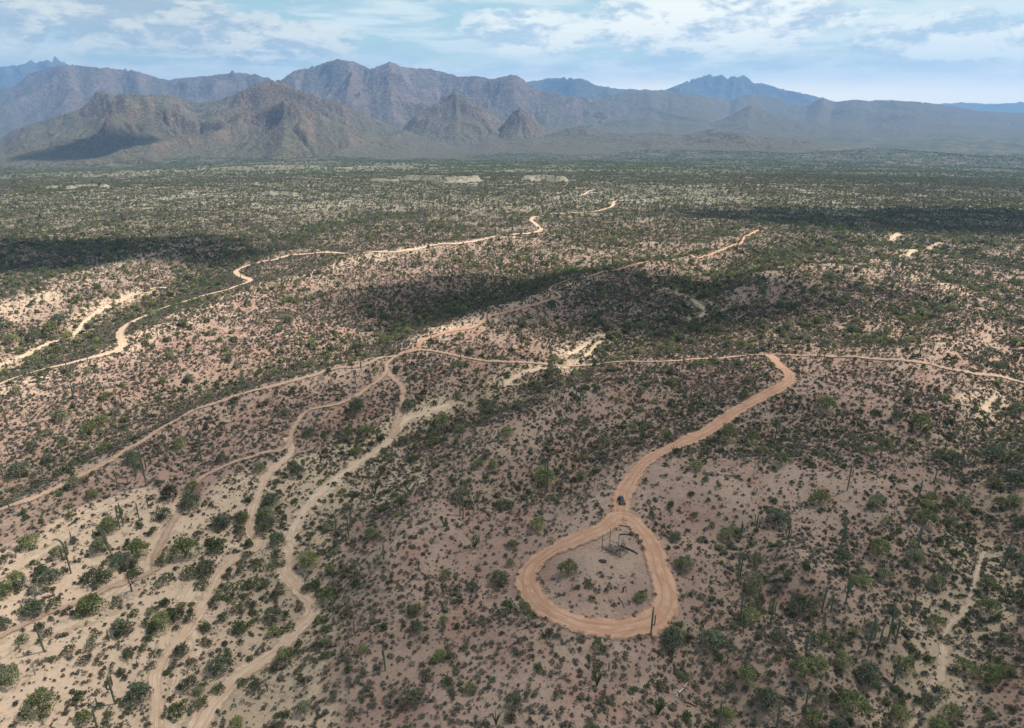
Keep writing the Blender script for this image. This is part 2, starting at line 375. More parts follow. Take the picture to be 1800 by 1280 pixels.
# ------------------------------------------------------------------ materials
def mat(name):
    m_ = bpy.data.materials.new(name); m_.use_nodes = True; t = NT(m_.node_tree); t.n.clear()
    out = t.a('ShaderNodeOutputMaterial'); return m_, t, out
def diffuse(t, out, col, rough=.9, spec=.2, bump=None, bdist=.1, bstr=.6):
    b = t.a('ShaderNodeBsdfPrincipled'); t.put(col if not isinstance(col, tuple) else (*col, 1), b.inputs['Base Color'])
    b.inputs['Roughness'].default_value = rough; b.inputs['Specular IOR Level'].default_value = spec
    if bump is not None:
        n = t.a('ShaderNodeBump'); t.put(bump, n.inputs['Height']); n.inputs['Distance'].default_value = bdist; n.inputs['Strength'].default_value = bstr
        t.l.new(n.outputs[0], b.inputs['Normal'])
    if out is not None: t.l.new(b.outputs[0], out.inputs[0])
    return b
PINK = (.310, .205, .160); SAND = (.50, .375, .255); ROADC = (.40, .235, .150)
def ground_material():
    m_, t, out = mat('desert_ground')
    P = t.a('ShaderNodeNewGeometry').outputs['Position']
    sand, green, bare, far = (t.attr(k) for k in ('sand', 'green', 'bare', 'far'))
    big = t.noise(P, .018, 4, .6); mid = t.noise(P, .12, 5, .65); fine = t.noise(P, 1.3, 5, .7); grit = t.noise(P, 7.0, 3, .7)
    c = t.mix(t.ss(big, .35, .66), (.255, .165, .132), (.350, .240, .190))
    c = t.mix(t.ss(mid, .40, .68), c, (.315, .205, .155))
    c = t.mix(t.m('MULTIPLY', t.ss(t.m('ADD', mid, t.m('MULTIPLY', bare, .25)), .5, .75), .6), c, (.37, .265, .205))
    c = t.mix(t.ss(t.m('ADD', sand, t.m('MULTIPLY', t.m('SUBTRACT', mid, .5), .9)), .25, .7), c, (.54, .392, .280))
    c = t.mix(t.m('MULTIPLY', green, .55), c, (.25, .195, .130))
    red = t.noise(P, .055, 5, .65)
    c = t.mix(t.m('MULTIPLY', t.m('MULTIPLY', t.ss(red, .50, .64), .65), t.m('SUBTRACT', 1.0, sand)), c, (.290, .160, .118))
    rill = t.noise(t.v('ADD', P, t.comb(t.m('MULTIPLY', big, 30.0), 0.0, 0.0)), .42, 6, .72)
    c = t.mix(t.m('MULTIPLY', t.ss(rill, .52, .66), .42), c, (.185, .130, .102))
    # stones and tiny dry tufts scattered over the soil
    c = t.mix(t.m('MULTIPLY', t.ss(fine, .50, .66), t.m('SUBTRACT', .62, t.m('MULTIPLY', sand, .35))), c, (.15, .115, .085))
    c = t.mix(t.m('MULTIPLY', t.ss(grit, .58, .72), .45), c, (.17, .13, .10))
    c = t.mix(t.m('MULTIPLY', t.ss(t.m('SUBTRACT', 1.0, grit), .60, .74), .35), c, (.52, .42, .33))
    # far plain: scrub too fine to resolve, one crown every few metres
    v = t.a('ShaderNodeTexVoronoi'); t.put(P, v.inputs['Vector']); v.inputs['Scale'].default_value = .16
    crown = t.m('SUBTRACT', 1.0, t.ss(v.outputs['Distance'], .22, .55))
    cov = t.ss(t.m('ADD', t.noise(P, .0045, 5, .6), t.m('MULTIPLY', green, .3)), .30, .62)
    v2 = t.sep(v.outputs['Color'])[0]
    veg = t.mix(v2, (.090, .100, .050), (.160, .165, .085))
    c2 = t.mix(t.ss(t.noise(P, .003, 4, .6), .42, .62), (.190, .165, .122), (.265, .228, .172))
    c2 = t.mix(t.m('MULTIPLY', crown, t.m('ADD', .45, t.m('MULTIPLY', cov, .5))), c2, veg)
    wd = t.ss(t.noise(P, .0028, 6, .7), .38, .62)
    c3 = t.mix(t.ss(t.noise(P, .02, 5, .75), .42, .60), (.045, .052, .032), t.mix(wd, (.078, .080, .054), (.128, .108, .084)))
    c2 = t.mix(t.attr('wooded'), c2, c3)
    c = t.mix(far, c, c2)
    c = t.mix(t.m('MULTIPLY', t.attr('bank'), t.m('MULTIPLY', t.ss(mid, .42, .60), .7)), c, (.37, .325, .275))
    diffuse(t, out, c, .95, .08, t.m('ADD', t.m('MULTIPLY', fine, .6), t.m('ADD', grit, t.m('MULTIPLY', mid, 3.0))), .16, .8)
    return m_
def road_material(name, base, lighter, darker, lo=.62, gain=1.1):
    m_, t, out = mat(name)
    uvn = t.a('ShaderNodeUVMap', uv_map='across').outputs[0]; s_ = t.sep(uvn); u, v = s_[0], s_[1]
    P = t.a('ShaderNodeNewGeometry').outputs['Position']
    warp = t.m('MULTIPLY', t.m('SUBTRACT', t.noise(P, .12, 3, .5), .5), .5)
    st = t.noise(t.comb(t.m('MULTIPLY', t.m('ADD', u, warp), 11.0), t.m('MULTIPLY', v, .10), 0.0), 1.0, 5, .65)
    lump = t.noise(P, .35, 5, .65); grit = t.noise(P, 5.0, 3, .7)
    c = t.mix(t.ss(lump, .35, .65), base, lighter)
    c = t.mix(t.m('MULTIPLY', t.ss(st, .50, .66), .65), c, darker)
    c = t.mix(t.m('MULTIPLY', t.ss(t.m('SUBTRACT', 1.0, st), .55, .7), .5), c, lighter)
    c = t.mix(t.m('MULTIPLY', t.ss(grit, .58, .72), .3), c, darker)
    off_ = t.m('ABSOLUTE', t.m('SUBTRACT', t.m('ADD', u, t.m('MULTIPLY', warp, .25)), .5))
    rut = t.m('SUBTRACT', 1.0, t.ss(t.m('ABSOLUTE', t.m('SUBTRACT', off_, .15)), .012, .06))
    c = t.mix(t.m('MULTIPLY', t.m('MULTIPLY', rut, t.ss(lump, .30, .60)), .55), c, darker)
    c = t.mix(t.m('MULTIPLY', t.ss(off_, .24, .31), t.m('MULTIPLY', t.ss(lump, .35, .6), .6)), c, lighter)
    b = diffuse(t, None, c, .95, .06, t.m('ADD', t.m('MULTIPLY', st, 3.0), grit), .12, .7)
    edge = t.m('ABSOLUTE', t.m('SUBTRACT', t.m('MULTIPLY', u, 2.0), 1.0))      # 0 centre, 1 rim
    al = t.m('SUBTRACT', 1.0, t.ss(t.m('ADD', edge, t.m('MULTIPLY', t.m('SUBTRACT', t.noise(P, .45, 5, .7), .5), gain)), lo, 1.0))
    mx = t.a('ShaderNodeMixShader'); t.put(al, mx.inputs[0])
    t.l.new(t.a('ShaderNodeBsdfTransparent').outputs[0], mx.inputs[1]); t.l.new(b.outputs[0], mx.inputs[2])
    t.l.new(mx.outputs[0], out.inputs[0])
    return m_
def leaf_material(name, dark, light, warm=None, trans=.25):
    m_, t, out = mat(name)
    oi = t.a('ShaderNodeObjectInfo').outputs['Random']
    g = t.a('ShaderNodeTexCoord').outputs['Object']
    n = t.noise(g, 1.1, 3, .6); n2 = t.noise(g, 6.0, 2, .6)
    f = t.m('ADD', t.m('MULTIPLY', oi, .62), t.m('MULTIPLY', t.ss(n, .36, .64), .38), clamp=True)
    c = t.mix(f, dark, light)
    if warm:
        c = t.mix(t.m('MULTIPLY', t.ss(t.m('FRACT', t.m('MULTIPLY', oi, 7.31)), .60, .92), .85), c, warm)
    c = t.mix(t.m('MULTIPLY', t.ss(n2, .5, .7), .3), c, light)
    b = t.a('ShaderNodeBsdfDiffuse'); t.put(c, b.inputs[0])
    tr = t.a('ShaderNodeBsdfTranslucent'); t.put(c, tr.inputs[0])
    mx = t.a('ShaderNodeMixShader'); mx.inputs[0].default_value = trans
    t.l.new(b.outputs[0], mx.inputs[1]); t.l.new(tr.outputs[0], mx.inputs[2]); t.l.new(mx.outputs[0], out.inputs[0])
    return m_
def plain(name, col, rough=.85, var=.3, scale=3.0, metal=0.0):
    m_, t, out = mat(name)
    P = t.a('ShaderNodeTexCoord').outputs['Object']
    c = t.mix(t.noise(P, scale, 5, .6), tuple(k * (1 - var) for k in col), tuple(min(1, k * (1 + var)) for k in col))
    b = diffuse(t, out, c, rough, .3); b.inputs['Metallic'].default_value = metal
    return m_
M = dict(
    ground=ground_material(),
    road=road_material('road_dirt', (.400, .222, .140), (.475, .292, .200), (.275, .148, .095)),
    track=road_material('track_dirt', (.37, .245, .170), (.45, .315, .225), (.27, .170, .118), .30, 2.2),
    bright=road_material('track_sand', (.46, .315, .215), (.54, .395, .290), (.33, .215, .145), .5, 1.4),
    wash=road_material('wash_sand', (.46, .335, .235), (.54, .405, .295), (.34, .24, .165), .35, 2.2),
    palo=leaf_material('palo_verde_leaf', (.125, .140, .058), (.270, .285, .120), (.210, .215, .130)),
    mesq=leaf_material('mesquite_leaf', (.100, .116, .070), (.185, .202, .130), (.135, .135, .085)),
    creo=leaf_material('creosote_leaf', (.068, .078, .040), (.130, .150, .060), (.105, .085, .062)),
    burs=leaf_material('bursage_leaf', (.098, .090, .064), (.190, .180, .135), (.170, .135, .112)),
    bark=plain('palo_bark', (.12, .11, .075)),
    cactus=plain('saguaro_skin', (.115, .130, .075), .7, .35, 2.0),
    woody=plain('grey_dead_wood', (.23, .20, .175), .9, .35, 3.0),
    pale=plain('bleached_wood', (.52, .48, .43), .9, .2, 3.0),
    darkw=plain('charred_wood', (.045, .035, .032), .95, .4, 3.0),
    post=plain('weathered_post', (.10, .075, .06), .9, .3, 3.0),
    ocot=leaf_material('ocotillo_stem', (.06, .09, .035), (.11, .16, .055)),
    stone=plain('desert_stone', (.34, .28, .24), .9, .35, 1.5),
)

# ------------------------------------------------------------------ ground: one sheet in rings out to the horizon
rad = [18.0]
while rad[-1] < 1400: rad.append(rad[-1] * 1.0068)
while rad[-1] < 21000: rad.append(rad[-1] * 1.013)
rad = np.array(rad)
ang = np.concatenate([np.arange(-58, 58, .24), np.linspace(58, 302, 50, endpoint=False)]) * pi / 180
RR, AA = np.meshgrid(rad, ang, indexing='ij')
GX = (RR * np.sin(AA)).ravel(); GY = (RR * np.cos(AA)).ravel()
GZ = relief(GX, GY)
nr, nc = RR.shape
V = np.stack([GX, GY, GZ], 1); F = grid_faces(nr, nc, True)[:, ::-1]
me = mesh_np('ground', V, F, [M['ground']], True)
sd, gr, ba = zones(GX, GY)
rr = np.hypot(GX, GY)
fattr(me, 'sand', np.maximum(sd, .55 * ba * sstep(GY - GX * .35, 240, 330))); fattr(me, 'green', gr); fattr(me, 'bare', ba); fattr(me, 'far', sstep(rr, 330, 1000)); fattr(me, 'wooded', sstep(rr + 500 * fbm(GX, GY, 700, 3, 15) + 700 * (GX / (GY + 1e3)), 950, 2300))
bk = np.zeros_like(GX)
for p, a, b in BANKS: bk = np.maximum(bk, np.exp(-((seg_dist(GX, GY, p) - b * .75) / (b * .3)) ** 2) * (fbm(GX, GY, 22, 3, 5) > -.15))
fattr(me, 'bank', bk)
ground = tag(link('ground', me), 'pinkish desert soil reaching to the horizon', 'ground', kind='structure')

def ribbon(name, label, P, width, closed, m_, lift):
    n = len(P)
    if closed: tn = np.roll(P, -1, 0) - np.roll(P, 1, 0)
    else: tn = np.gradient(P, axis=0)
    tn /= np.linalg.norm(tn, axis=1)[:, None] + 1e-9
    nm = np.stack([-tn[:, 1], tn[:, 0]], 1)
    s = np.concatenate([[0], np.cumsum(np.linalg.norm(np.diff(P, axis=0), axis=1))])
    wv = width * 1.45 * (1 + (.60 if 'wash' in name else .22) * fbm(s, s * 0 + width * 7, 12 if 'wash' in name else 9, 3, 88))
    K = 9; us = np.linspace(0, 1, K)
    X = P[:, None, 0] + nm[:, None, 0] * (us[None] - .5) * wv[:, None]
    Y = P[:, None, 1] + nm[:, None, 1] * (us[None] - .5) * wv[:, None]
    dd = np.hypot(X, Y)
    Z = relief(X.ravel(), Y.ravel()).reshape(X.shape) + lift + .0004 * dd
    V = np.stack([X, Y, Z], -1).reshape(-1, 3); F = grid_faces(n, K)
    if closed:
        j = np.arange(K - 1); b = (n - 1) * K
        F = np.vstack([F, np.stack([b + j, b + j + 1, j + 1, j], -1)])
    F = F[:, ::-1]
    me = mesh_np(name, V, F, [m_], True)
    uv = me.uv_layers.new(name='across')
    UU = np.tile(us, n); VV = np.repeat(s, K)
    uv.data.foreach_set('uv', np.stack([UU[F.ravel()], VV[F.ravel()]], 1).astype(np.float32).ravel())
    if sum(p.normal.z for p in list(me.polygons)[:5]) < 0: me.flip_normals()
    return tag(link(name, me), label, name.replace('_', ' '), kind='structure')
li = .06
for (nm, lb, p, wd), P in zip(WASHES, WASHW):
    ribbon(nm, lb, P, wd, False, M['wash'], li); li += .010
for (nm, lb, p, wd, cl, key), P in zip(ROADS[::-1], ROADW[::-1]):
    ribbon(nm, lb, P, wd, cl, M[key], li); li += .012

# ------------------------------------------------------------------ mountains
def rock_material(name, rock, rock2, scrub, strata=0.0, sc=1.0):
    m_, t, out = mat(name)
    ge = t.a('ShaderNodeNewGeometry'); P = ge.outputs['Position']; nz = t.sep(ge.outputs['Normal'])[2]
    big = t.noise(P, .0035 * sc, 5, .6); md = t.noise(P, .02 * sc, 5, .7); fn = t.noise(P, .09 * sc, 4, .7)
    c = t.mix(t.ss(big, .38, .62), rock, rock2)
    if strata:
        z = t.sep(P)[2]
        bnd = t.noise(t.comb(0.0, 0.0, t.m('ADD', t.m('MULTIPLY', z, .045), t.m('MULTIPLY', big, 2.0))), 1.0, 3, .6)
        c = t.mix(t.m('MULTIPLY', t.ss(bnd, .46, .6), strata), c, tuple(k * 1.45 for k in rock2))
    flat = t.ss(t.m('ADD', nz, t.m('MULTIPLY', t.m('SUBTRACT', md, .5), .5)), .70, .93)
    c = t.mix(t.m('MULTIPLY', flat, .85), c, scrub)
    c = t.mix(t.m('MULTIPLY', t.ss(fn, .47, .60), .70), c, tuple(k * .42 for k in scrub))
    c = t.mix(t.m('MULTIPLY', t.ss(t.m('SUBTRACT', 1.0, fn), .54, .68), .40), c, tuple(min(1, k * 1.5) for k in rock2))
    c = t.mix(t.m('MULTIPLY', t.ss(md, .58, .72), .35), c, tuple(min(1, k * 1.6) for k in rock2))
    diffuse(t, out, c, .95, .05, t.m('ADD', t.m('MULTIPLY', md, 30.0), t.m('MULTIPLY', fn, 9.0)), 1.0 / sc, 1.0)
    return m_
MR = dict(
    near=rock_material('near_rock', (.130, .092, .068), (.195, .140, .105), (.108, .102, .066)),
    red=rock_material('red_rock', (.138, .100, .084), (.190, .140, .116), (.108, .096, .072), .35, .6),
    blue=rock_material('far_rock', (.085, .085, .080), (.110, .105, .095), (.085, .095, .075), 0, .4),
)
def px_to_ae(px, py):
    px = np.asarray(px, float); py = np.asarray(py, float)
    e = np.tan(np.arctan((640 - py) / 1200) - PITCH)
    return (px - 900) / 1200 * (CP - e * SP), e
def erode(z, U, dx, iters, K=.35, m=.45, dy=None):
    dy = dy or dx
    ny, nx = z.shape; N = ny * nx
    offs = [(-1, -1), (-1, 0), (-1, 1), (0, -1), (0, 1), (1, -1), (1, 0), (1, 1)]
    idx = np.arange(N).reshape(ny, nx)
    for it in range(iters):
        z = z + U
        best = np.zeros_like(z); rec = idx.copy(); rl = np.ones_like(z)
        zi = np.pad(z, 1, mode='edge'); ii = np.pad(idx, 1, mode='edge')
        for oy, ox in offs:
            L = math.hypot(oy * dy, ox * dx)
            s = (z - zi[1 + oy:1 + oy + ny, 1 + ox:1 + ox + nx]) / L
            b = s > best
            best = np.where(b, s, best); rec = np.where(b, ii[1 + oy:1 + oy + ny, 1 + ox:1 + ox + nx], rec); rl = np.where(b, L, rl)
        order = np.argsort(z, axis=None); zf = z.ravel().tolist(); rf = rec.ravel().tolist(); A = [1.0] * N
        ol = order.tolist()
        for i in reversed(ol):
            r_ = rf[i]
            if r_ != i: A[r_] += A[i]
        Fk = (K * (np.array(A) * dx * dy) ** m / rl.ravel()).tolist()
        for i in ol:
            r_ = rf[i]
            if r_ != i: zf[i] = (zf[i] + Fk[i] * zf[r_]) / (1 + Fk[i])
        z = np.array(zf).reshape(ny, nx)
        z[0] = 0; z[-1] = 0; z[:, 0] = 0; z[:, -1] = 0
    return z
def mountain(name, label, sil, D, Wf, Wb, m_, base=PLAIN, step=3.2, rows=110, iters=12, seed=1, wob=.30, sharp=1.15, K=.12, ridge_scale=None, amp=None):
    sil = np.array(sil, float)
    px = np.arange(sil[0, 0], sil[-1, 0] + .1, step)
    py = np.interp(px, sil[:, 0], sil[:, 1])
    a, e = px_to_ae(px, py)
    y = np.linspace(D - Wf, D + Wb, rows)
    Y, A_ = np.meshgrid(y, a, indexing='ij'); X = A_ * Y
    dx = (Wf + Wb) / rows
    H = np.maximum(e * D + CAM_Z - base, 2.0)
    Dc = D + Wf * wob * fbm(px * D / 1200, px * 0, 650, 3, seed)
    t_ = np.where(Y < Dc[None], (Dc[None] - Y) / Wf, (Y - Dc[None]) / Wb)
    prof = np.clip(1 - t_, 0, 1) ** sharp
    Hs = H
    def ridged(x, y, sc, sd_, o=4):
        v = 0; am = 1; tot = 0; wgt = 1.0
        for q in range(o):
            n_ = (1 - np.abs(fbm(x, y, sc / 2.1 ** q, 1, sd_ + q * 13))) ** 2
            v = v + am * n_ * wgt; wgt = np.clip(n_ * 1.2, 0, 1); tot += am; am *= .5
        return v / tot
    sc = ridge_scale or Wf * .27
    wx = X + sc * .35 * fbm(X, Y, sc * .9, 2, seed + 70); wy = Y * .85 + sc * .35 * fbm(X, Y, sc * .9, 2, seed + 71)
    R_ = ridged(wx, wy, sc, seed + 5)
    core = prof ** .8
    init = Hs[None] * (core * (.50 + .40 * core) + (R_ - .42) * (amp or (.95 if D < 5000 else .66)) * prof * (1.35 - core * .75))
    dxc = D * step / 1200 * CP; dyc = (Wf + Wb) / rows
    z = erode(np.maximum(init, 0), init.clip(0) * .045, dxc, iters, K, .42, dyc)
    z = .85 * z + .15 * np.maximum(init, 0) + init.clip(0) * .10 * min(1, 4500 / D) * fbm(X, Y, 110 * max(1, D / 4500), 4, seed + 90, .6)
    z = z * (1 + .07 * min(1, 4500 / D) ** 2 * fbm(X, Y, 70 * max(1, D / 4500), 3, seed + 33)) + 4 * fbm(X, Y, 45 * max(1, D / 4500), 3, seed + 40) * sstep(z, 5, 60)
    need = (e[None] * Y + CAM_Z - base) / np.maximum(z, .08 * z.max())
    s = np.where(z > .30 * z.max(0)[None], need, 1e9).min(0)
    s = np.clip(s, 0.02, 2.4 * np.median(s))
    kr = np.exp(-np.linspace(-2, 2, 9) ** 2); kr /= kr.sum()
    s = np.convolve(np.pad(s, 4, mode='edge'), kr, 'valid')
    z = np.maximum(z, -3) * s[None]
    z = np.minimum(z, np.maximum(e[None] * Y + CAM_Z - base, 1) + .0028 * Y)
    ed = np.minimum(1, np.minimum(np.arange(rows), np.arange(rows)[::-1]) / 4.0)[:, None]
    z = z * ed - (1 - ed) * 14
    Z = base + z
    V = np.stack([X, Y, Z], -1).reshape(-1, 3)
    me = mesh_np(name, V, grid_faces(rows, len(px))[:, ::1], [m_], True)
    if sum(me.polygons[k].normal.z for k in range(0, len(me.polygons), 97)) < 0: me.flip_normals()
    return tag(link(name, me), label, 'mountain', kind='structure')

mountain('mountain_range', 'grey-brown near mountain with blunt rocky summit and dark ridges', [(-170, 262), (-60, 246), (0, 237), (50, 220), (100, 205), (140, 192), (155, 180), (168, 163), (178, 161), (190, 162), (200, 168), (220, 164), (260, 167), (300, 167), (330, 175), (350, 181), (390, 175), (430, 157), (450, 147), (470, 142), (492, 141), (510, 152), (550, 167), (600, 182), (640, 200), (690, 222), (760, 250), (820, 272)], 4200, 1750, 1300, MR['near'], ridge_scale=400, step=2.6, rows=150, seed=3, iters=14)
mountain('mountain_range', 'steep conical butte beside the near mountains', [(670, 255), (700, 235), (725, 207), (750, 191), (780, 175), (793, 164), (800, 160), (808, 166), (820, 173), (850, 192), (880, 208), (910, 222), (960, 250)], 4600, 800, 900, MR['near'], step=2.2, rows=110, seed=8, wob=.05, amp=.50, sharp=1.35)
mountain('mountain_range', 'small pointed butte in front of the ridges', [(860, 245), (885, 218), (900, 198), (914, 189), (925, 196), (940, 212), (975, 240), (1000, 262)], 4300, 520, 500, MR['near'], step=2.0, rows=80, seed=14, wob=.05, amp=.45, sharp=1.35)
mountain('mountain_range', 'low dark hills between near and middle ranges', [(520, 205), (560, 180), (600, 171), (640, 161), (660, 170), (685, 159), (720, 172), (760, 187), (830, 190), (900, 196), (960, 205), (1040, 205), (1100, 222), (1180, 240)], 5900, 1300, 900, MR['near'], step=2.6, rows=110, seed=22)
mountain('mountain_range', 'reddish high central range with twin summits', [(440, 190), (470, 165), (495, 141), (515, 125), (530, 122), (560, 115), (580, 107), (595, 104), (620, 108), (650, 121), (665, 117), (685, 108), (700, 115), (720, 120), (755, 121), (780, 127), (810, 135), (840, 134), (865, 139), (895, 132), (905, 132), (918, 138), (932, 150), (950, 160), (1000, 168), (1080, 178), (1150, 192)], 7000, 1900, 1300, MR['red'], amp=.55, step=2.6, rows=130, seed=31, iters=14)
mountain('mountain_range', 'hazy mesa-like range on the western skyline', [(-160, 175), (-60, 168), (0, 158), (25, 152), (50, 130), (85, 119), (120, 114), (165, 118), (215, 122), (240, 125), (270, 135), (295, 141), (320, 137), (360, 134), (415, 127), (450, 131), (480, 141), (540, 155), (600, 175)], 7600, 2000, 1600, MR['red'], step=3.0, rows=110, amp=.45, seed=44)
mountain('mountain_range', 'pale blue peak behind the mesa range', [(-160, 140), (-60, 125), (0, 118), (40, 112), (70, 108), (97, 103), (110, 108), (130, 118), (200, 126), (260, 140), (340, 160)], 12300, 2500, 1800, MR['blue'], step=4, rows=80, seed=52)
mountain('mountain_range', 'long dark blue-green ridge under the eastern skyline', [(900, 200), (950, 185), (1000, 172), (1065, 172), (1090, 163), (1110, 162), (1150, 160), (1180, 162), (1220, 166), (1250, 172), (1285, 177), (1300, 169), (1325, 165), (1360, 171), (1385, 180), (1420, 185), (1432, 178), (1447, 171), (1465, 180), (1500, 175), (1520, 177), (1565, 176), (1625, 180), (1675, 187), (1720, 195), (1775, 198), (1840, 199), (1950, 203)], 7700, 3300, 1600, MR['near'], step=3.0, rows=130, seed=63, sharp=1.6)
mountain('mountain_range', 'small dark peak standing before the eastern ridge', [(1230, 222), (1270, 210), (1300, 194), (1320, 184), (1335, 192), (1370, 205), (1420, 214), (1480, 226)], 6000, 1100, 900, MR['near'], step=2.6, rows=80, seed=71, wob=.05, amp=.45)
mountain('mountain_range', 'low brown hillocks beyond the plain', [(1000, 300), (1060, 288), (1110, 279), (1160, 272), (1200, 276), (1240, 284), (1290, 273), (1340, 270), (1400, 279), (1460, 276), (1520, 284), (1600, 281), (1700, 290), (1800, 288), (1900, 296)], 2900, 520, 480, MR['near'], base=PLAIN - 2, step=3.0, rows=70, seed=80)
mountain('mountain_range', 'low scrubby foothills below the small butte', [(560, 300), (640, 285), (700, 270), (760, 262), (820, 268), (880, 264), (960, 272), (1040, 268), (1120, 262), (1200, 268), (1300, 280)], 3700, 950, 700, MR['near'], base=PLAIN - 2, step=3.0, rows=80, seed=91)
mountain('mountain_range', 'broken chain of low rocky hills in front of the central range', [(600, 262), (640, 246), (680, 236), (710, 228), (735, 236), (770, 244), (820, 248), (860, 234), (890, 243), (950, 240), (1000, 226), (1025, 219), (1045, 228), (1090, 236), (1150, 232), (1200, 238), (1250, 226), (1290, 232), (1340, 240), (1420, 244), (1500, 254)], 4000, 900, 800, MR['near'], base=PLAIN - 2, step=2.6, rows=100, seed=133, wob=.4)
mountain('mountain_range', 'faint blue saddle of far mountains', [(880, 168), (930, 143), (960, 139), (1000, 136), (1025, 139), (1050, 151), (1100, 157), (1170, 159), (1240, 172)], 10500, 2200, 1800, MR['blue'], step=4, rows=70, seed=102)
mountain('mountain_range', 'far blue mountain with four pointed summits', [(1100, 172), (1170, 158), (1210, 142), (1235, 135), (1245, 131), (1250, 132), (1255, 135), (1268, 131), (1274, 134), (1279, 139), (1285, 136), (1290, 133), (1296, 136), (1301, 134), (1307, 132), (1314, 136), (1325, 147), (1340, 146), (1375, 157), (1425, 167), (1465, 178), (1540, 190)], 12000, 2600, 2200, MR['blue'], step=2.2, rows=90, seed=111, wob=.05)
mountain('mountain_range', 'very faint distant hills at the far horizon', [(1600, 190), (1650, 183), (1690, 180), (1740, 183), (1790, 180), (1860, 178), (1960, 186)], 15000, 2500, 2500, MR['blue'], step=5, rows=60, seed=120)

# ------------------------------------------------------------------ clouds out of view whose shadows cross the desert
def cloud_material(op, soft, seed):
    m_, t, out = mat('cloud_vapour')
    P = t.a('ShaderNodeTexCoord').outputs['Object']
    s_ = t.sep(P); q = t.m('SQRT', t.m('ADD', t.m('MULTIPLY', s_[0], s_[0]), t.m('MULTIPLY', s_[1], s_[1])))
    n = t.noise(t.v('ADD', P, (seed, seed * 2.0, 0)), 2.6, 5, .6)
    r_ = t.m('ADD', q, t.m('MULTIPLY', t.m('SUBTRACT', n, .5), .55))
    al = t.m('MULTIPLY', t.m('SUBTRACT', 1.0, t.ss(r_, 1 - soft, 1.0)), op)
    d_ = t.a('ShaderNodeBsdfTranslucent'); d_.inputs[0].default_value = (.85, .88, .92, 1)
    mx = t.a('ShaderNodeMixShader'); t.put(al, mx.inputs[0])
    t.l.new(t.a('ShaderNodeBsdfTransparent').outputs[0], mx.inputs[1]); t.l.new(d_.outputs[0], mx.inputs[2])
    t.l.new(mx.outputs[0], out.inputs[0]); return m_
CLOUD_H = 1500.0
def cloud(px, py, a, b, rot, op, soft, seed, label, z0=0.0):
    X, Y = pix_flat(px, py, z0); k = (CLOUD_H - z0) / SUNDIR[2]
    c = np.array([X, Y, z0]) + SUNDIR * k
    th, ph = np.meshgrid(np.linspace(0, pi, 21), np.linspace(0, 2 * pi, 48, endpoint=False), indexing='ij')
    x = np.sin(th) * np.cos(ph); y = np.sin(th) * np.sin(ph); z = np.cos(th)
    bm = 1 + .24 * fbm(x * 2.2 + seed, y * 2.2 + z, 1.0, 3, seed)
    z = np.where(z > 0, z, z * .35) * (1 + .5 * fbm(x + seed, y, .45, 3, seed + 3))
    V = np.stack([x * bm * 1.05, y * bm * 1.05, z], -1).reshape(-1, 3)
    me = mesh_np('cloud', V, grid_faces(21, 48, True), [cloud_material(op, soft, seed)], True)
    o = tag(link('cloud', me, loc=tuple(c)), label, 'cloud', kind='stuff')
    o.scale = (a, b, 45); o.rotation_euler.z = R(rot); return o
cloud(70, 448, 215, 84, 6, .80, .34, 2, 'cloud shading the dark patch on the western plain')
cloud(1690, 384, 340, 96, -7, .80, .36, 5, 'cloud shading the long dark band on the eastern plain')
cloud(1075, 520, 205, 84, 2, .76, .42, 9, 'cloud shading the hollow in the middle of the desert')
cloud(1320, 930, 300, 195, -14, .50, .60, 12, 'thin cloud shading the loop road and the near slopes')
cloud(165, 250, 290, 330, 8, .78, .4, 16, 'cloud shading the foot of the near mountain', -20)

# ------------------------------------------------------------------ haze
HD = 7.1e-5
hm, t, out = mat('haze_air')
pv = t.a('ShaderNodeVolumePrincipled'); pv.inputs['Color'].default_value = (.29, .55, .98, 1); pv.inputs['Density'].default_value = HD
pv.inputs['Anisotropy'].default_value = .1
t.l.new(pv.outputs[0], out.inputs['Volume'])
TOP = 960
hb = MB().box((0, 0, (TOP - 130) / 2), (43000, 43000, TOP + 130))
tag(link('haze', hb.mesh('haze', [hm])), 'thin blue haze filling the air over the desert', 'haze', kind='stuff')

# ------------------------------------------------------------------ vegetation shapes (unit meshes, scaled per plant)
def leaves(centers, size, r, flat=.35):
    """one small quad per centre, randomly turned, tilted towards the sky by `flat`"""
    n = len(centers); nrm = r.normal(size=(n, 3)); nrm[:, 2] = np.abs(nrm[:, 2]) + flat
    nrm /= np.linalg.norm(nrm, axis=1)[:, None]
    a = np.cross(nrm, r.normal(size=(n, 3))); a /= np.linalg.norm(a, axis=1)[:, None] + 1e-9; b = np.cross(nrm, a)
    s = np.asarray(size).reshape(-1, 1) * (.6 + .8 * r.random((n, 1)))
    k = .55 + .5 * r.random((n, 1))
    c = np.asarray(centers)
    V = np.stack([c - a * s - b * s * k, c + a * s - b * s * k * .6, c + a * s * .8 + b * s * k, c - a * s * .9 + b * s * k * .8], 1).reshape(-1, 3)
    return V, np.arange(4 * n).reshape(-1, 4)
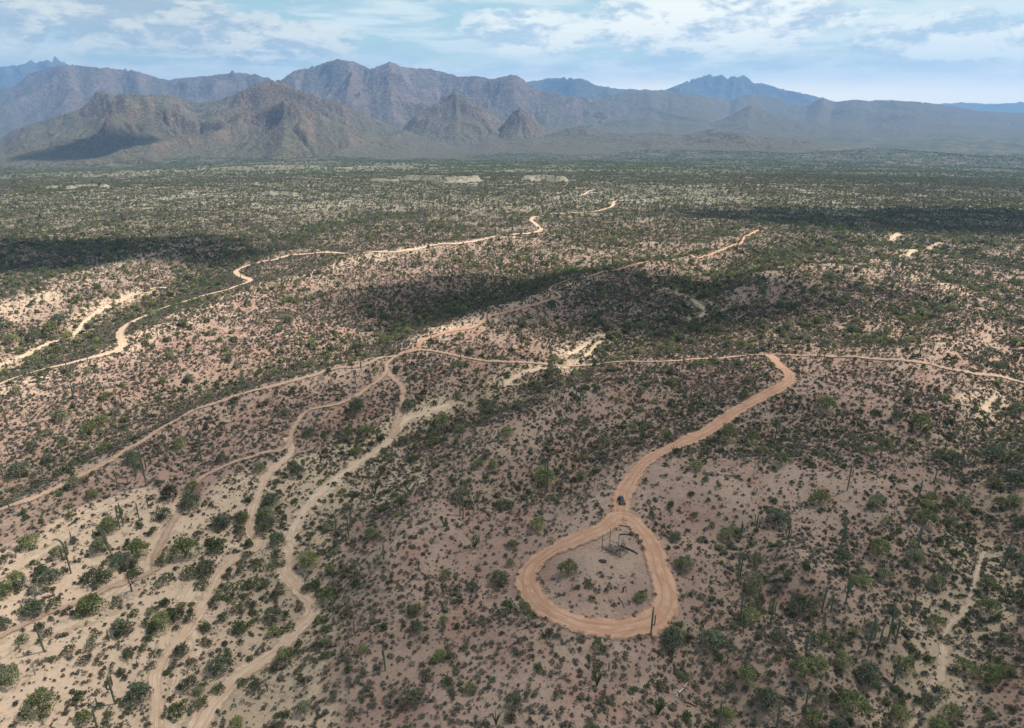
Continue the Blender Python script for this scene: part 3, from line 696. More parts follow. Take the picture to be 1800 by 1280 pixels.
def crown_points(n, r, W, H, z0, clumps=14, spread=.30, open_=.0):
    """points gathered in clumps over an uneven dome"""
    cc = []
    lob = r.random(5) * 2 * pi
    for _ in range(clumps):
        an = r.random() * 2 * pi; q = math.sqrt(r.random()) * .80
        rr = W * .5 * q * (1 + .22 * sin(an * 2 + lob[0]) + .15 * sin(an * 3 + lob[1]))
        top = z0 + (H - z0) * (1 - .55 * q ** 2) * (.80 + .25 * r.random())
        cc.append((rr * cos(an), rr * sin(an), z0 + (top - z0) * (.35 + .65 * r.random() ** .5)))
    cc = np.array(cc)
    k = r.integers(0, clumps, n)
    d_ = r.normal(size=(n, 3)); d_ /= np.linalg.norm(d_, axis=1)[:, None]
    rad_ = W * spread * (.5 + .6 * r.random(clumps))[k][:, None] * (r.random((n, 1)) ** .45) * .62
    P = cc[k] + d_ * rad_ * np.array([1, 1, .75])
    m_ = int(n * .55)                                  # the rest fill an uneven dome down to the ground
    an = r.random(m_) * 2 * pi; el_ = np.arcsin(r.random(m_) ** .8); q = (.55 + .45 * r.random(m_) ** .5)
    br = 1 + .16 * np.sin(an * 2 + lob[0]) + .12 * np.sin(an * 3 + lob[1]) + .10 * np.sin(an * 5 + lob[2]) * np.cos(el_ * 3)
    P[:m_, 0] = W * .5 * q * br * np.cos(el_) * np.cos(an); P[:m_, 1] = W * .5 * q * br * np.cos(el_) * np.sin(an)
    P[:m_, 2] = z0 + (H - z0) * q * np.sin(el_) * (1 + .12 * np.sin(an * 3 + lob[3]))
    P[:, 2] = np.maximum(P[:, 2], z0 * .5 + .03)
    return P, cc
def trunk_mb(r, W, H, cc, stems=3, rbase=.045, twigs=7):
    mb = MB()
    for s in range(stems):
        an = s * 2 * pi / stems + r.random(); sp = W * (.10 + .10 * r.random())
        p1 = np.array([cos(an) * sp * .4, sin(an) * sp * .4, H * .22]); p2 = np.array([cos(an) * sp, sin(an) * sp, H * .45])
        mb.tube([(0, 0, -.05 * H), p1, p2], [W * rbase, W * rbase * .75, W * rbase * .5], 5, False)
        for k in range(twigs // stems + 1):
            tip = cc[r.integers(len(cc))]; md = (p2 + tip) / 2 + r.normal(size=3) * W * .03
            mb.tube([p2 if k % 2 else p1, md, tip], [W * rbase * .45, W * rbase * .3, W * rbase * .12], 4, False)
    return mb
NV = 7
def make_tree_meshes(kind, seed):
    r = np.random.default_rng(seed)
    if kind == 'palo': W, H, z0, n, cl, sp, ls, mm = 1.0, .74, .10, 1000, 20, .26, .027, 'palo'
    else: W, H, z0, n, cl, sp, ls, mm = 1.0, .70, .06, 1100, 24, .27, .028, 'mesq'
    P, cc = crown_points(n, r, W, H, z0, cl, sp)
    V_, F_ = leaves(P, ls, r)
    crown = mesh_np(kind + '_crown', V_, F_, [M[mm]])
    tb = trunk_mb(r, W, H, cc, 3 if kind == 'palo' else 4, .022)
    trunk = tb.mesh(kind + '_trunk', [M['bark']], True)
    # light version for the far trees: crown and trunk in one
    k = r.choice(n, 240, False); V2, F2 = leaves(P[k], ls * 1.95, r)
    tv = np.vstack([p for p in tb.V[:2]]); 
    one = mesh_np(kind + '_far', V2, F2, [M[mm]])
    return crown, trunk, one
def make_shrub_mesh(name, seed, n, ls, H, mm, cl=7, n2=None):
    r = np.random.default_rng(seed)
    P, cc = crown_points(n, r, 1.0, H, .05, cl, .42)
    sx_, sy_ = 1 + .30 * (r.random() - .5), 1 + .45 * (r.random() - .5)
    P = P * np.array([sx_, sy_, .8 + .45 * r.random()])
    keep_ = r.random(len(P)) < (.45 + .65 * r.random())               # some bushes are open and twiggy
    V_, F_ = leaves(P[keep_], ls * (.75 + .5 * r.random()), r, .5)
    return mesh_np(name, V_, F_, [M[mm]])
PALO = [make_tree_meshes('palo', 100 + i) for i in range(NV)]
MESQ = [make_tree_meshes('mesq', 200 + i) for i in range(NV)]
CREO = [make_shrub_mesh('creosote', 300 + i, 340, .046, .66, 'creo', 10) for i in range(NV)]
BURS = [make_shrub_mesh('bursage', 400 + i, 120, .075, .58, 'burs', 6) for i in range(NV)]
CREO_F = [make_shrub_mesh('creosote_far', 500 + i, 70, .105, .66, 'creo', 8) for i in range(5)]
BURS_F = [make_shrub_mesh('bursage_far', 600 + i, 36, .15, .58, 'burs', 5) for i in range(10)]

def saguaro_parts(arms, seed, bent=False, lean=0.0):
    """stem mesh of height 1 m x scale later; arms as (mesh) list. proportions for an 8 m plant"""
    r = np.random.default_rng(seed); H = 8.0; R0 = .26
    def ribbed(pts, rad):
        V_, F_ = tube(pts, rad, 12)
        return V_, F_
    ks = [0, .12, .35, .6, .85, .96, 1.0]
    pts = [(lean * H * k * .35 + .05 * sin(3 * k + seed), .04 * sin(5 * k), H * k - .1 * (k == 0)) for k in ks]
    if bent:
        pts = [(0, 0, -.1), (.02, 0, 2), (.0, 0, 5.2), (-.05, 0, 6.6), (-.5, 0, 7.5), (-1.3, 0, 7.9), (-2.2, 0, 7.8)]
    rads = [R0 * .78, R0 * .9, R0, R0 * 1.05, R0 * .92, R0 * .7, R0 * .35]
    mb = MB(); V_, F_ = ribbed(pts, rads)
    # vertical ribs: pull every other line of vertices inwards
    ring = np.arange(len(V_) - 2); V_ = V_.copy()
    for i in ring:
        if i % 2:
            c = np.array(pts[i // 12]); V_[i] = c + (V_[i] - c) * .84
    mb.add(V_, F_); stem = mb.mesh('saguaro_stem', [M['cactus']], False)
    out = []
    for k in range(arms):
        an = k * 2.4 + r.random() * .8 + seed; z0 = H * (.36 + .22 * r.random()); up = H * (.14 + .26 * r.random()); o = .75 + .25 * r.random()
        ca, sa = cos(an), sin(an)
        p = [(ca * R0 * .6, sa * R0 * .6, z0), (ca * o * .6, sa * o * .6, z0 + .02), (ca * o * .95, sa * o * .95, z0 + .28), (ca * o, sa * o, z0 + .8), (ca * o * 1.02, sa * o * 1.02, z0 + up), (ca * o, sa * o, z0 + up + .25)]
        mb = MB(); mb.tube(p, [.13, .16, .18, .19, .17, .08], 8); out.append(mb.mesh('saguaro_arm', [M['cactus']], True))
    return stem, out
SAG = [saguaro_parts(0, 1), saguaro_parts(0, 2), saguaro_parts(1, 3), saguaro_parts(2, 4), saguaro_parts(3, 5), saguaro_parts(5, 6), saguaro_parts(2, 7), saguaro_parts(1, 8)]
SAG_BENT = saguaro_parts(2, 9, True); SAG_LEAN = saguaro_parts(1, 10, False, -.55)
def join_meshes(name, meshes):
    mb = MB()
    for me_ in meshes:
        co = np.empty(len(me_.vertices) * 3); me_.vertices.foreach_get('co', co)
        mb.add(co.reshape(-1, 3), [tuple(p.vertices) for p in me_.polygons])
    return mb.mesh(name, [M['cactus']], False)

# ------------------------------------------------------------------ plants seen one by one in the photograph: x, foot y, width px
TREES_P = [(52,962,40),(162,1075,50),(146,1082,28),(190,938,40),(174,970,35),(8,1050,35),(103,980,32),(285,1105,45),(243,980,45),(327,978,55),(426,920,28),(469,912,36),(543,996,45),(481,1118,26),(320,1070,20),(574,932,20),(131,858,30),(109,740,35),(158,763,30),(181,750,30),(186,795,28),(317,790,30),(340,863,30),(458,831,28),(426,917,26),(190,926,30),(177,963,30),(535,1253,30),(18,1200,50),(72,1250,60),(154,1080,40),(417,1278,30),(150,1270,34),
 (629,800,24),(682,809,18),(812,881,38),(654,945,32),(944,931,33),(999,1008,37),(1126,1056,28),(733,1080,30),(827,1217,24),(867,825,24),(1060,785,26),(958,850,48),(1021,845,30),(1112,758,20),(1030,745,20),(901,962,20),(897,995,18),(777,748,36),(645,768,30),(612,770,26),(1190,1125,36),(1194,998,24),(890,768,30),(840,822,22),(1162,1243,16),
 (1277,947,36),(1440,885,38),(1206,1003,34),(1331,990,26),(1325,1030,36),(1318,1047,30),(1318,1092,40),(1445,1135,36),(1481,1170,42),(1413,1190,55),(1313,1198,40),(1277,1262,34),(1495,1253,60),(1445,1235,24),(1671,1262,40),(1644,1100,30),(1735,1077,40),(1626,922,44),(1667,926,30),(1540,890,38),(1558,790,28),(1617,755,42),(1635,882,30),(1690,895,40),(1372,818,32),(1223,827,28),(1280,773,40),(1322,780,30),(1454,720,36),(1544,976,45),(1517,1013,26),(1526,800,24),(1608,990,35),(1553,1017,30),(1590,1180,40),(1735,1200,50),(1694,1180,40),(1780,890,30),(1757,895,30),(1580,1265,40),(1426,1270,40),
 (1122,625,22),(1180,612,20),(975,640,20),(1010,660,18),(60,640,24),(120,600,24),(205,525,18),(300,520,16),(330,460,16),(20,605,30),(90,590,34),(30,690,20)]
TREES_M = [(91,1022,38),(5,1105,32),(211,995,40),(60,1080,45),(389,928,38),(475,925,30),(488,958,35),(360,1010,38),(467,1031,22),(481,1092,38),(36,836,45),(236,813,36),(390,813,22),(478,886,36),(390,927,28),(523,836,30),(544,768,28),(335,895,45),(290,913,30),(385,1180,46),(245,1230,50),
 (711,782,26),(890,895,28),(733,1110,28),(722,1235,45),(904,1240,36),(716,722,26),(854,718,28),(627,727,40),(1180,1135,46),(1185,950,26),(970,665,34),(945,690,26),
 (1368,922,46),(1413,1076,50),(1250,1135,50),(1368,1130,32),(1522,1200,54),(1350,1244,60),(1653,813,36),(1744,813,46),(1785,855,46),(1576,737,26),(1785,727,34),(1785,995,40),(1481,985,30),(1662,1008,28),(1630,1235,28),(1694,855,24),(1756,650,24),(1720,640,22),(105,570,26),(60,600,30),(1530,1110,30),(1760,1130,34)]
CREOS = [(165,1020,38),(185,1022,26),(96,1067,28),(206,1065,24),(70,1108,20),(84,1118,20),(236,1082,22),(237,1012,25),(286,993,24),(291,1025,30),(460,941,27),(438,962,19),(433,980,18),(424,992,17),(453,994,22),(488,982,24),(478,1001,22),(496,996,16),(382,971,38),(332,1015,30),(448,1031,35),(400,1017,17),(424,1007,18),(410,1040,30),(387,1046,20),(485,1052,22),(465,1055,12),(405,1058,18),(431,1053,17),(378,1065,23),(415,1076,24),(428,1070,20),(446,1069,16),(396,1090,22),(362,1110,24),(423,1109,28),(442,1100,14),(510,1106,22),(527,1070,17),(314,1090,30),(335,1092,22),(538,1038,22),(549,1037,26),(577,1056,36),(357,1031,26),(462,917,26),(299,877,36),(335,1212,35),(349,1244,32),(308,1257,36),(385,1217,24),(276,1153,22),(267,1176,20),(317,1153,28),(338,1171,22),(362,1135,24),(426,1203,20),(516,1153,20),(421,1112,28),(362,1108,22),
 (892,1076,32),(922,1075,26),(1144,912,14),(1035,1032,18),(1040,1056,14),(948,1022,12),(930,1090,24),(965,1118,20),(1050,1140,24),(1060,1145,18),(980,1120,14),(40,1130,22),(120,1150,26),(160,1140,24),(210,1120,20),(150,1165,22),(225,1105,24),(1016,1035,12),(962,1040,12)]
SAGS = [(258,856,70,2),(128,958,22,0),(211,931,38,1),(217,926,40,3),(245,915,30,0),(240,838,35,1),(111,809,33,0),(9,850,38,2),(202,1239,45,3),(172,1244,15,0),(171,1280,30,0),(290,788,30,1),(353,786,36,3),(376,795,20,0),(14,750,30,2),(215,773,25,0),(52,755,30,1),(591,935,28,0),(324,836,24,1),(261,895,20,0),(222,877,18,0),(424,836,14,0),
 (813,836,30,0),(809,908,36,0),(814,908,34,0),(675,985,28,0),(926,902,30,1),(934,895,24,0),(1127,777,40,1),(876,782,26,0),(827,802,34,2),(962,868,58,2),(784,806,12,0),(677,1180,36,1),(1144,1118,46,1),(1183,1148,36,0),(1070,1180,14,0),(613,945,34,0),(618,927,26,0),(848,818,18,0),(908,727,16,0),
 (1489,863,42,1),(1300,954,36,2),(1329,936,30,5),(1383,963,40,2),(1296,1022,48,0),(1301,1017,46,0),(1325,995,26,0),(1474,983,60,2),(1611,890,44,1),(1597,927,32,0),(1612,970,40,2),(1591,958,14,0),(1486,1062,50,5),(1460,1078,32,1),(1445,1076,42,1),(1353,1103,52,2),(1387,1085,44,0),(1330,1076,42,0),(1300,1094,46,1),(1306,1112,26,5),(1602,1080,32,1),(1562,1121,52,0),(1574,1130,38,0),(1547,1130,24,0),(1537,1108,20,1),(1524,1153,60,2),(1414,1162,40,3),(1307,1190,36,0),(1267,1171,22,0),(1278,1169,14,0),(1414,1253,38,1),(1475,1230,22,0),(1262,1280,44,0),(1364,1282,40,0),(1325,1280,20,0),(1571,1203,44,0),(1676,831,36,3),(1689,822,36,1),(1710,822,24,0),(1669,850,34,0),(1660,795,20,0),(1361,782,46,1),(1476,795,24,0),(1766,995,40,3),(1667,899,24,0),(1714,772,16,0),(1250,1090,20,0),(1739,877,16,0),(1621,1128,12,0),(1592,831,14,0),(1642,850,24,0),
 (40,713,32,3),(152,700,34,0),(129,700,28,1),(121,663,26,0),(155,639,24,1),(12,747,32,2),(358,716,20,0),(351,605,24,3),(239,582,14,0),(254,572,14,0),(59,649,24,0),(116,525,16,0),(428,693,20,0),(373,511,18,1),(578,548,36,0),(433,528,16,0),(215,716,18,0),(559,713,20,1),
 (810,636,28,3),(742,629,16,0),(917,615,32,2),(939,599,20,0),(895,605,20,0),(721,693,40,2),(1013,710,26,1),(1020,706,24,0),(995,723,22,0),(625,676,22,1),(778,498,16,0),(753,491,14,0),(1102,589,16,2),(879,565,14,0),(1063,706,12,0),(1264,632,20,0),(1448,636,20,0),(1366,612,16,0),(1383,615,14,1),(1422,656,12,0),(1673,656,12,0),(1637,642,12,0),(1539,693,20,1)]
OCOTS = [(706,893,26),(835,965,24),(1049,1207,32),(1157,1257,34),(1185,802,16),(781,926,14),(659,872,22),(872,1275,22),(620,882,16)]

# ------------------------------------------------------------------ where the rest grows
def scatter(ymin, ymax, dmax, seed, marg=1.32):
    r = np.random.default_rng(seed)
    y_ = ymin; hw = lambda y: (.75 * (CP * y + SP * CAM_Z)) * (marg if y_ < 900 else 1.15) + 10
    A = (hw(ymin) + hw(ymax)) * (ymax - ymin); n = int(A * dmax)
    y = ymin + (ymax - ymin) * r.random(int(n * 1.02))
    a_, b_ = hw(ymin), hw(ymax)
    u = r.random(len(y)); y = ymin + (ymax - ymin) * ((np.sqrt(a_ * a_ + u * (b_ * b_ - a_ * a_)) - a_) / (b_ - a_))
    x = (r.random(len(y)) * 2 - 1) * hw(y)
    return x, y, r
def keep(x, y, p, r, clear=.25, dmax=1.0):
    k = r.random(len(x)) < np.clip(p / dmax, 0, 1); x, y = x[k], y[k]
    g = road_gap(x, y); k = g > clear
    for P_, a_, b_ in BANKS: sdb = seg_dist(x, y, P_); k &= (sdb > b_ * 1.0) | (sdb < b_ * .6) | (fbm(x, y, 14, 2, 55) > .0)
    return x[k], y[k]
def patch(x, y, scale, seed, lo=-.35, hi=.25): return sstep(fbm(x, y, scale, 3, seed), lo, hi)
def loopmask(x, y): return in_poly(x, y, LOOP_IN)
LCX, LCY = (float(q_[0]) for q_ in on_ground([1062], [1004])[:2])
def loop_bare(x, y): return loopmask(x, y) & ((y > LCY) | (x > LCX + 14))
def dens_burs(x, y):
    sd, g, b = zones(x, y)
    p = (.14 + .30 * patch(x, y, 20, 201) + .22 * patch(x, y, 70, 205)) * (1 - .50 * sd) * (1 + .75 * g - .30 * b * (1 - patch(x, y, 14, 231)))
    east = sstep(x / (y + 1), .15, .6)
    return p * (1 + .25 * east) * np.where(loop_bare(x, y), .03, np.where(loopmask(x, y), .45, 1.0))
def dens_creo(x, y):
    sd, g, b = zones(x, y)
    p = .006 + .014 * patch(x, y, 30, 301) + .013 * sstep(y, 230, 300) * (.35 + patch(x, y, 36, 309)) + .034 * g + .028 * sd + .016 * sstep(x / (y + 1), .2, .6) * patch(x, y, 26, 303)
    return p * np.where(loopmask(x, y), .05, 1.0)
def dens_tree(x, y):
    sd, g, b = zones(x, y); r_ = np.hypot(x, y)
    p = .0014 + (.0068 + .0050 * sstep(y, 230, 300)) * patch(x, y, 45, 401, -.1, .5) * (1 - b) + .013 * g * (1 - .6 * sd)
    dr_ = np.exp(-(np.abs(fbm(x + .35 * y, y * .8, 260, 3, 431)) / .07) ** 2)          # green threads along far drainages
    p = p + sstep(r_, 280, 700) * (.0060 * patch(x, y, 120, 405, -.45, .35) + .0085 * dr_)
    wgt = .55 + .45 * sstep(r_, 250, 420)
    return p * wgt * np.where(loopmask(x, y), 0, 1.0)
def dens_sag(x, y):
    sd, g, b = zones(x, y)
    return (.0009 + .0040 * patch(x, y, 60, 501, 0, .5)) * (1 - .7 * sd) * (.45 + .55 * sstep(y, 230, 330)) * np.where(loopmask(x, y), 0, 1.0)
def bands(dens, kinds, seed, clear):
    X = []; Y = []; S = []
    for i, (y0, y1, dm, mul, s0, s1) in enumerate(kinds):
        x, y, r = scatter(y0, y1, dm, seed + i)
        x, y = keep(x, y, dens(x, y) * mul, r, clear, dm)
        X.append(x); Y.append(y); S.append(s0 + (s1 - s0) * r.random(len(x)) ** 2.1)
    return np.concatenate(X), np.concatenate(Y), np.concatenate(S)
def hand(lst):
    a = np.array(lst, float); x, y, z = on_ground(a[:, 0], a[:, 1] - 1)
    _, _, dp = project(x, y, z); return x, y, a[:, 2] * dp / 1200, dp

bx, by, bs = bands(dens_burs, [(62, 200, 1.2, 1.45, .38, 1.45), (200, 480, 1.3, 1.85, .5, 1.6), (480, 800, .80, 1.0, .75, 1.6), (800, 1500, .26, .33, 1.1, 2.1)], 900, .1)
cx, cy, cs = bands(dens_creo, [(62, 300, .085, 1.0, 1.1, 2.8), (300, 700, .08, 1.0, 1.3, 3.0), (700, 1400, .05, .28, 1.8, 3.2)], 930, .5)
tx, ty, ts = bands(dens_tree, [(62, 300, .022, .85, 2.0, 4.8), (300, 700, .028, 1.25, 2.2, 5.6), (700, 1400, .020, .62, 2.6, 5.6), (1400, 3200, .010, .75, 3.0, 6.5)], 960, 1.0)
sx, sy, ss_ = bands(dens_sag, [(85, 400, .010, 1.5, 3.0, 8.5), (400, 900, .012, 1.6, 3.5, 9.5), (900, 1300, .006, .3, 4, 9)], 990, 1.0)

def build_kind_list(name, hx, hy, hs, rx, ry, rs, minsep):
    """hand-placed first, random ones kept off them"""
    if hx is not None and len(hx):
        k = np.ones(len(rx), bool); near = np.where(ry < 420)[0]
        d2 = ((rx[near, None] - hx[None]) ** 2 + (ry[near, None] - hy[None]) ** 2).min(1)
        k[near[d2 < minsep ** 2]] = False
        rx, ry, rs = rx[k], ry[k], rs[k]
        x = np.concatenate([hx, rx]); y = np.concatenate([hy, ry]); s = np.concatenate([hs, rs])
    else: x, y, s = rx, ry, rs
    h = np.zeros(len(x), bool); h[:0 if hx is None else len(hx)] = True
    return x, y, s, h
pxh = hand(TREES_P); mxh = hand(TREES_M); cxh = hand(CREOS); sxh = hand([t[:3] for t in SAGS]); oxh = hand(OCOTS)
hx = np.concatenate([pxh[0], mxh[0]]); hy = np.concatenate([pxh[1], mxh[1]]); hs = np.concatenate([pxh[2], mxh[2]]) * .90
hk = np.concatenate([np.zeros(len(pxh[0]), int), np.ones(len(mxh[0]), int)])
TX, TY, TS, TH = build_kind_list('tree', hx, hy, hs, tx, ty, ts, 3.2)
kk = np.random.default_rng(3); TK = (kk.random(len(TX)) < .36).astype(int); TK[:len(hk)] = hk
CX, CY, CS, CH = build_kind_list('creosote', cxh[0], cxh[1], cxh[2], cx, cy, cs, 2.0)
# photo pixel height to metres: an upright thing at this depression angle is foreshortened by cos
sh = sxh[2] / np.cos(np.arctan2(CAM_Z, sxh[1])); sh = np.clip(sh, 1.5, 12.5)
SX, SY, SS, SH = build_kind_list('saguaro', sxh[0], sxh[1], sh, sx, sy, ss_, 4.0)
SV = kk.choice(8, len(SX), p=[.17, .16, .14, .13, .12, .07, .12, .09])
amap = {0: [0, 1], 1: [2, 7], 2: [3, 6], 3: [4], 5: [5]}
for i, t_ in enumerate(SAGS): SV[i] = amap[t_[3]][i % len(amap[t_[3]])]
bxx, byy, bss = bx, by, bs
# small shrubs keep clear of trunks of the larger things placed by hand
def off(x, y, hx_, hy_, rad_):
    k = np.ones(len(x), bool); near = np.where(y < 420)[0]
    for a0 in range(0, len(near), 4000):
        q = near[a0:a0 + 4000]
        d2 = ((x[q, None] - hx_[None]) ** 2 + (y[q, None] - hy_[None]) ** 2 - rad_[None] ** 2).min(1)
        k[q[d2 < 0]] = False
    return k
ALLX = np.concatenate([hx, cxh[0]]); ALLY = np.concatenate([hy, cxh[1]]); ALLR = np.concatenate([hs, cxh[2]]) * .42
k = off(bx, by, ALLX, ALLY, ALLR); bx, by, bs = bx[k], by[k], bs[k]

def pick_largest(x, y, s, n, hgt):
    z = relief(x, y); px, py, dp = project(x, y, z)
    _, pt, _ = project(x, y, z + hgt * s)
    inside = (px > 2) & (px < 1798) & (pt < 1276) & (py > 200)
    size = np.where(inside, s / dp, -1); o = np.argsort(-size)[:n]; o = o[size[o] > 0]
    m_ = np.zeros(len(x), bool); m_[o] = True
    # things outside the frame but beside it stay in the far mass
    return m_, z, px, py
NW = {0: 'zero', 1: 'one', 2: 'two', 3: 'three', 4: 'four', 5: 'five', 6: 'six', 7: 'seven', 8: 'eight', 9: 'nine', 10: 'ten', 11: 'eleven', 12: 'twelve', 13: 'thirteen', 14: 'fourteen', 15: 'fifteen', 16: 'sixteen', 17: 'seventeen', 18: 'eighteen', 19: 'nineteen'}
TENS = {2: 'twenty', 3: 'thirty', 4: 'forty', 5: 'fifty', 6: 'sixty', 7: 'seventy', 8: 'eighty', 9: 'ninety', 10: 'hundred'}
def num(n):
    n = int(max(0, min(99, n)))
    if n < 20: return NW[n]
    return TENS[n // 10] + ('-' + NW[n % 10] if n % 10 else '')
AREAS = [('inside the dirt loop', lambda px, py, x, y: in_poly(np.array([x]), np.array([y]), LOOP_IN)[0]),
         ('outside the dirt loop', lambda px, py, x, y: 870 < px < 1250 and 920 < py < 1170),
         ('on the sunlit sandy flat', lambda px, py, x, y: px < 330 and py > 880),
         ('between the sandy tracks', lambda px, py, x, y: px < 620 and py > 800),
         ('on the shaded eastern slope', lambda px, py, x, y: px > 1250 and py > 800),
         ('on the bare shaded ridge', lambda px, py, x, y: py > 690),
         ('on the western ridges', lambda px, py, x, y: px < 640),
         ('near the crossing road', lambda px, py, x, y: True)]
USED = {}
def place_words(px, py, x, y):
    for nm, f in AREAS:
        if f(px, py, x, y): break
    return f'{nm}, {num(px / 18)} percent across, {num(py / 12.8)} down the photo'
def unique(lb, extra):
    k = USED.get(lb, 0); USED[lb] = k + 1
    if k:
        lb2 = extra[min(k - 1, len(extra) - 1)] + ' ' + lb; USED[lb2] = USED.get(lb2, 0) + 1; return lb2
    return lb

# ------------------------------------------------------------------ trees as things
tm, TZ, TPX, TPY = pick_largest(TX, TY, TS, 290, .7)
for i in np.where(tm)[0]:
    pal = TK[i] == 0; v = i % NV; cr, tr, _ = (PALO if pal else MESQ)[v]
    rt = bpy.data.objects.new('palo_verde_tree' if pal else 'mesquite_tree', None); C.collection.objects.link(rt)
    s = TS[i]; rt.location = (TX[i], TY[i], TZ[i] - .03); rt.rotation_euler = (0, 0, (i * 2.399) % 6.283)
    k_ = .88 + .3 * ((i * 37) % 11) / 11; rt.scale = (s, s, s * k_); rt.empty_display_size = .3
    link('crown', cr, rt); link('trunk', tr, rt)
    sz = 'broad' if s > 5.6 else ('mid-sized' if s > 3.8 else 'small')
    lb = f"{sz} {'yellow-green' if pal else 'grey-green'} tree {place_words(TPX[i], TPY[i], TX[i], TY[i])}"
    tag(rt, unique(lb, ['rounder', 'denser', 'lower']), 'tree', 'palo verde trees dotting the desert' if pal else 'mesquite trees dotting the desert')

# creosote and bursage shrubs as things
cm, CZ, CPX, CPY = pick_largest(CX, CY, CS, 290, .6)
for i in np.where(cm)[0]:
    o = link('creosote_bush', CREO[i % NV]); s = CS[i]; o.location = (CX[i], CY[i], CZ[i] - .02); o.rotation_euler = (0, 0, (i * 1.7) % 6.283)
    o.scale = (s, s, s * (.85 + .3 * ((i * 13) % 7) / 7))
    lb = f"{'large' if s > 4 else ('rounded' if s > 2.6 else 'little')} green bush {place_words(CPX[i], CPY[i], CX[i], CY[i])}"
    tag(o, unique(lb, ['second', 'third', 'fourth']), 'bush', 'creosote bushes between the trees')
bm_, BZ, BPX, BPY = pick_largest(bx, by, bs, 290, .5)
for i in np.where(bm_)[0]:
    o = link('bursage_shrub', BURS[i % NV]); s = bs[i]; o.location = (bx[i], by[i], BZ[i] - .02); o.rotation_euler = (0, 0, (i * 1.3) % 6.283); o.scale = (s, s, s * .9)
    lb = f"low dry shrub {place_words(BPX[i], BPY[i], bx[i], by[i])}"
    tag(o, unique(lb, ['second', 'third', 'fourth', 'fifth']), 'shrub', 'low bursage shrubs on the soil')

# saguaros as things
sm, SZ, SPX, SPY = pick_largest(SX, SY, SS, 280, 1.0)
ARMW = {0: 'armless', 1: 'one-armed', 2: 'two-armed', 3: 'three-armed', 5: 'many-armed'}
def saguaro(x, y, z, h, parts, rz, label, group='saguaro cacti standing over the desert'):
    rt = bpy.data.objects.new('saguaro_cactus', None); C.collection.objects.link(rt)
    s = h / 8.0; g = (.55 + .45 * s) * .86; rt.location = (x, y, z - .05); rt.rotation_euler = (0, 0, rz); rt.scale = (g, g, s); rt.empty_display_size = .3
    link('stem', parts[0], rt)
    for a_ in parts[1]: link('arm', a_, rt)
    return tag(rt, label, 'cactus', group)
for i in np.where(sm)[0]:
    pr = SAG[SV[i]]; h = SS[i]
    sz = 'towering' if h > 9 else ('tall' if h > 6 else ('short' if h > 3.5 else 'stubby'))
    lb = f"{sz} {ARMW[len(pr[1])]} saguaro {place_words(SPX[i], SPY[i], SX[i], SY[i])}"
    saguaro(SX[i], SY[i], SZ[i], h, pr, (i * 2.1) % 6.283, unique(lb, ['second', 'third', 'fourth']))
for (ppx, ppy, hh, pr, lb) in ((125, 1008, 58, SAG_BENT, 'twin-stemmed saguaro with its long top drooping over on the sandy flat'), (195, 972, 46, SAG_LEAN, 'pale saguaro leaning beside a yellow-green tree on the sandy flat')):
    x, y, z = (float(q[0]) for q in on_ground([ppx], [ppy])); _, _, dp = project(x, y, z)
    saguaro(x, y, z, hh * dp / 1200 / cos(math.atan2(CAM_Z, y)), pr, 0.2, lb)

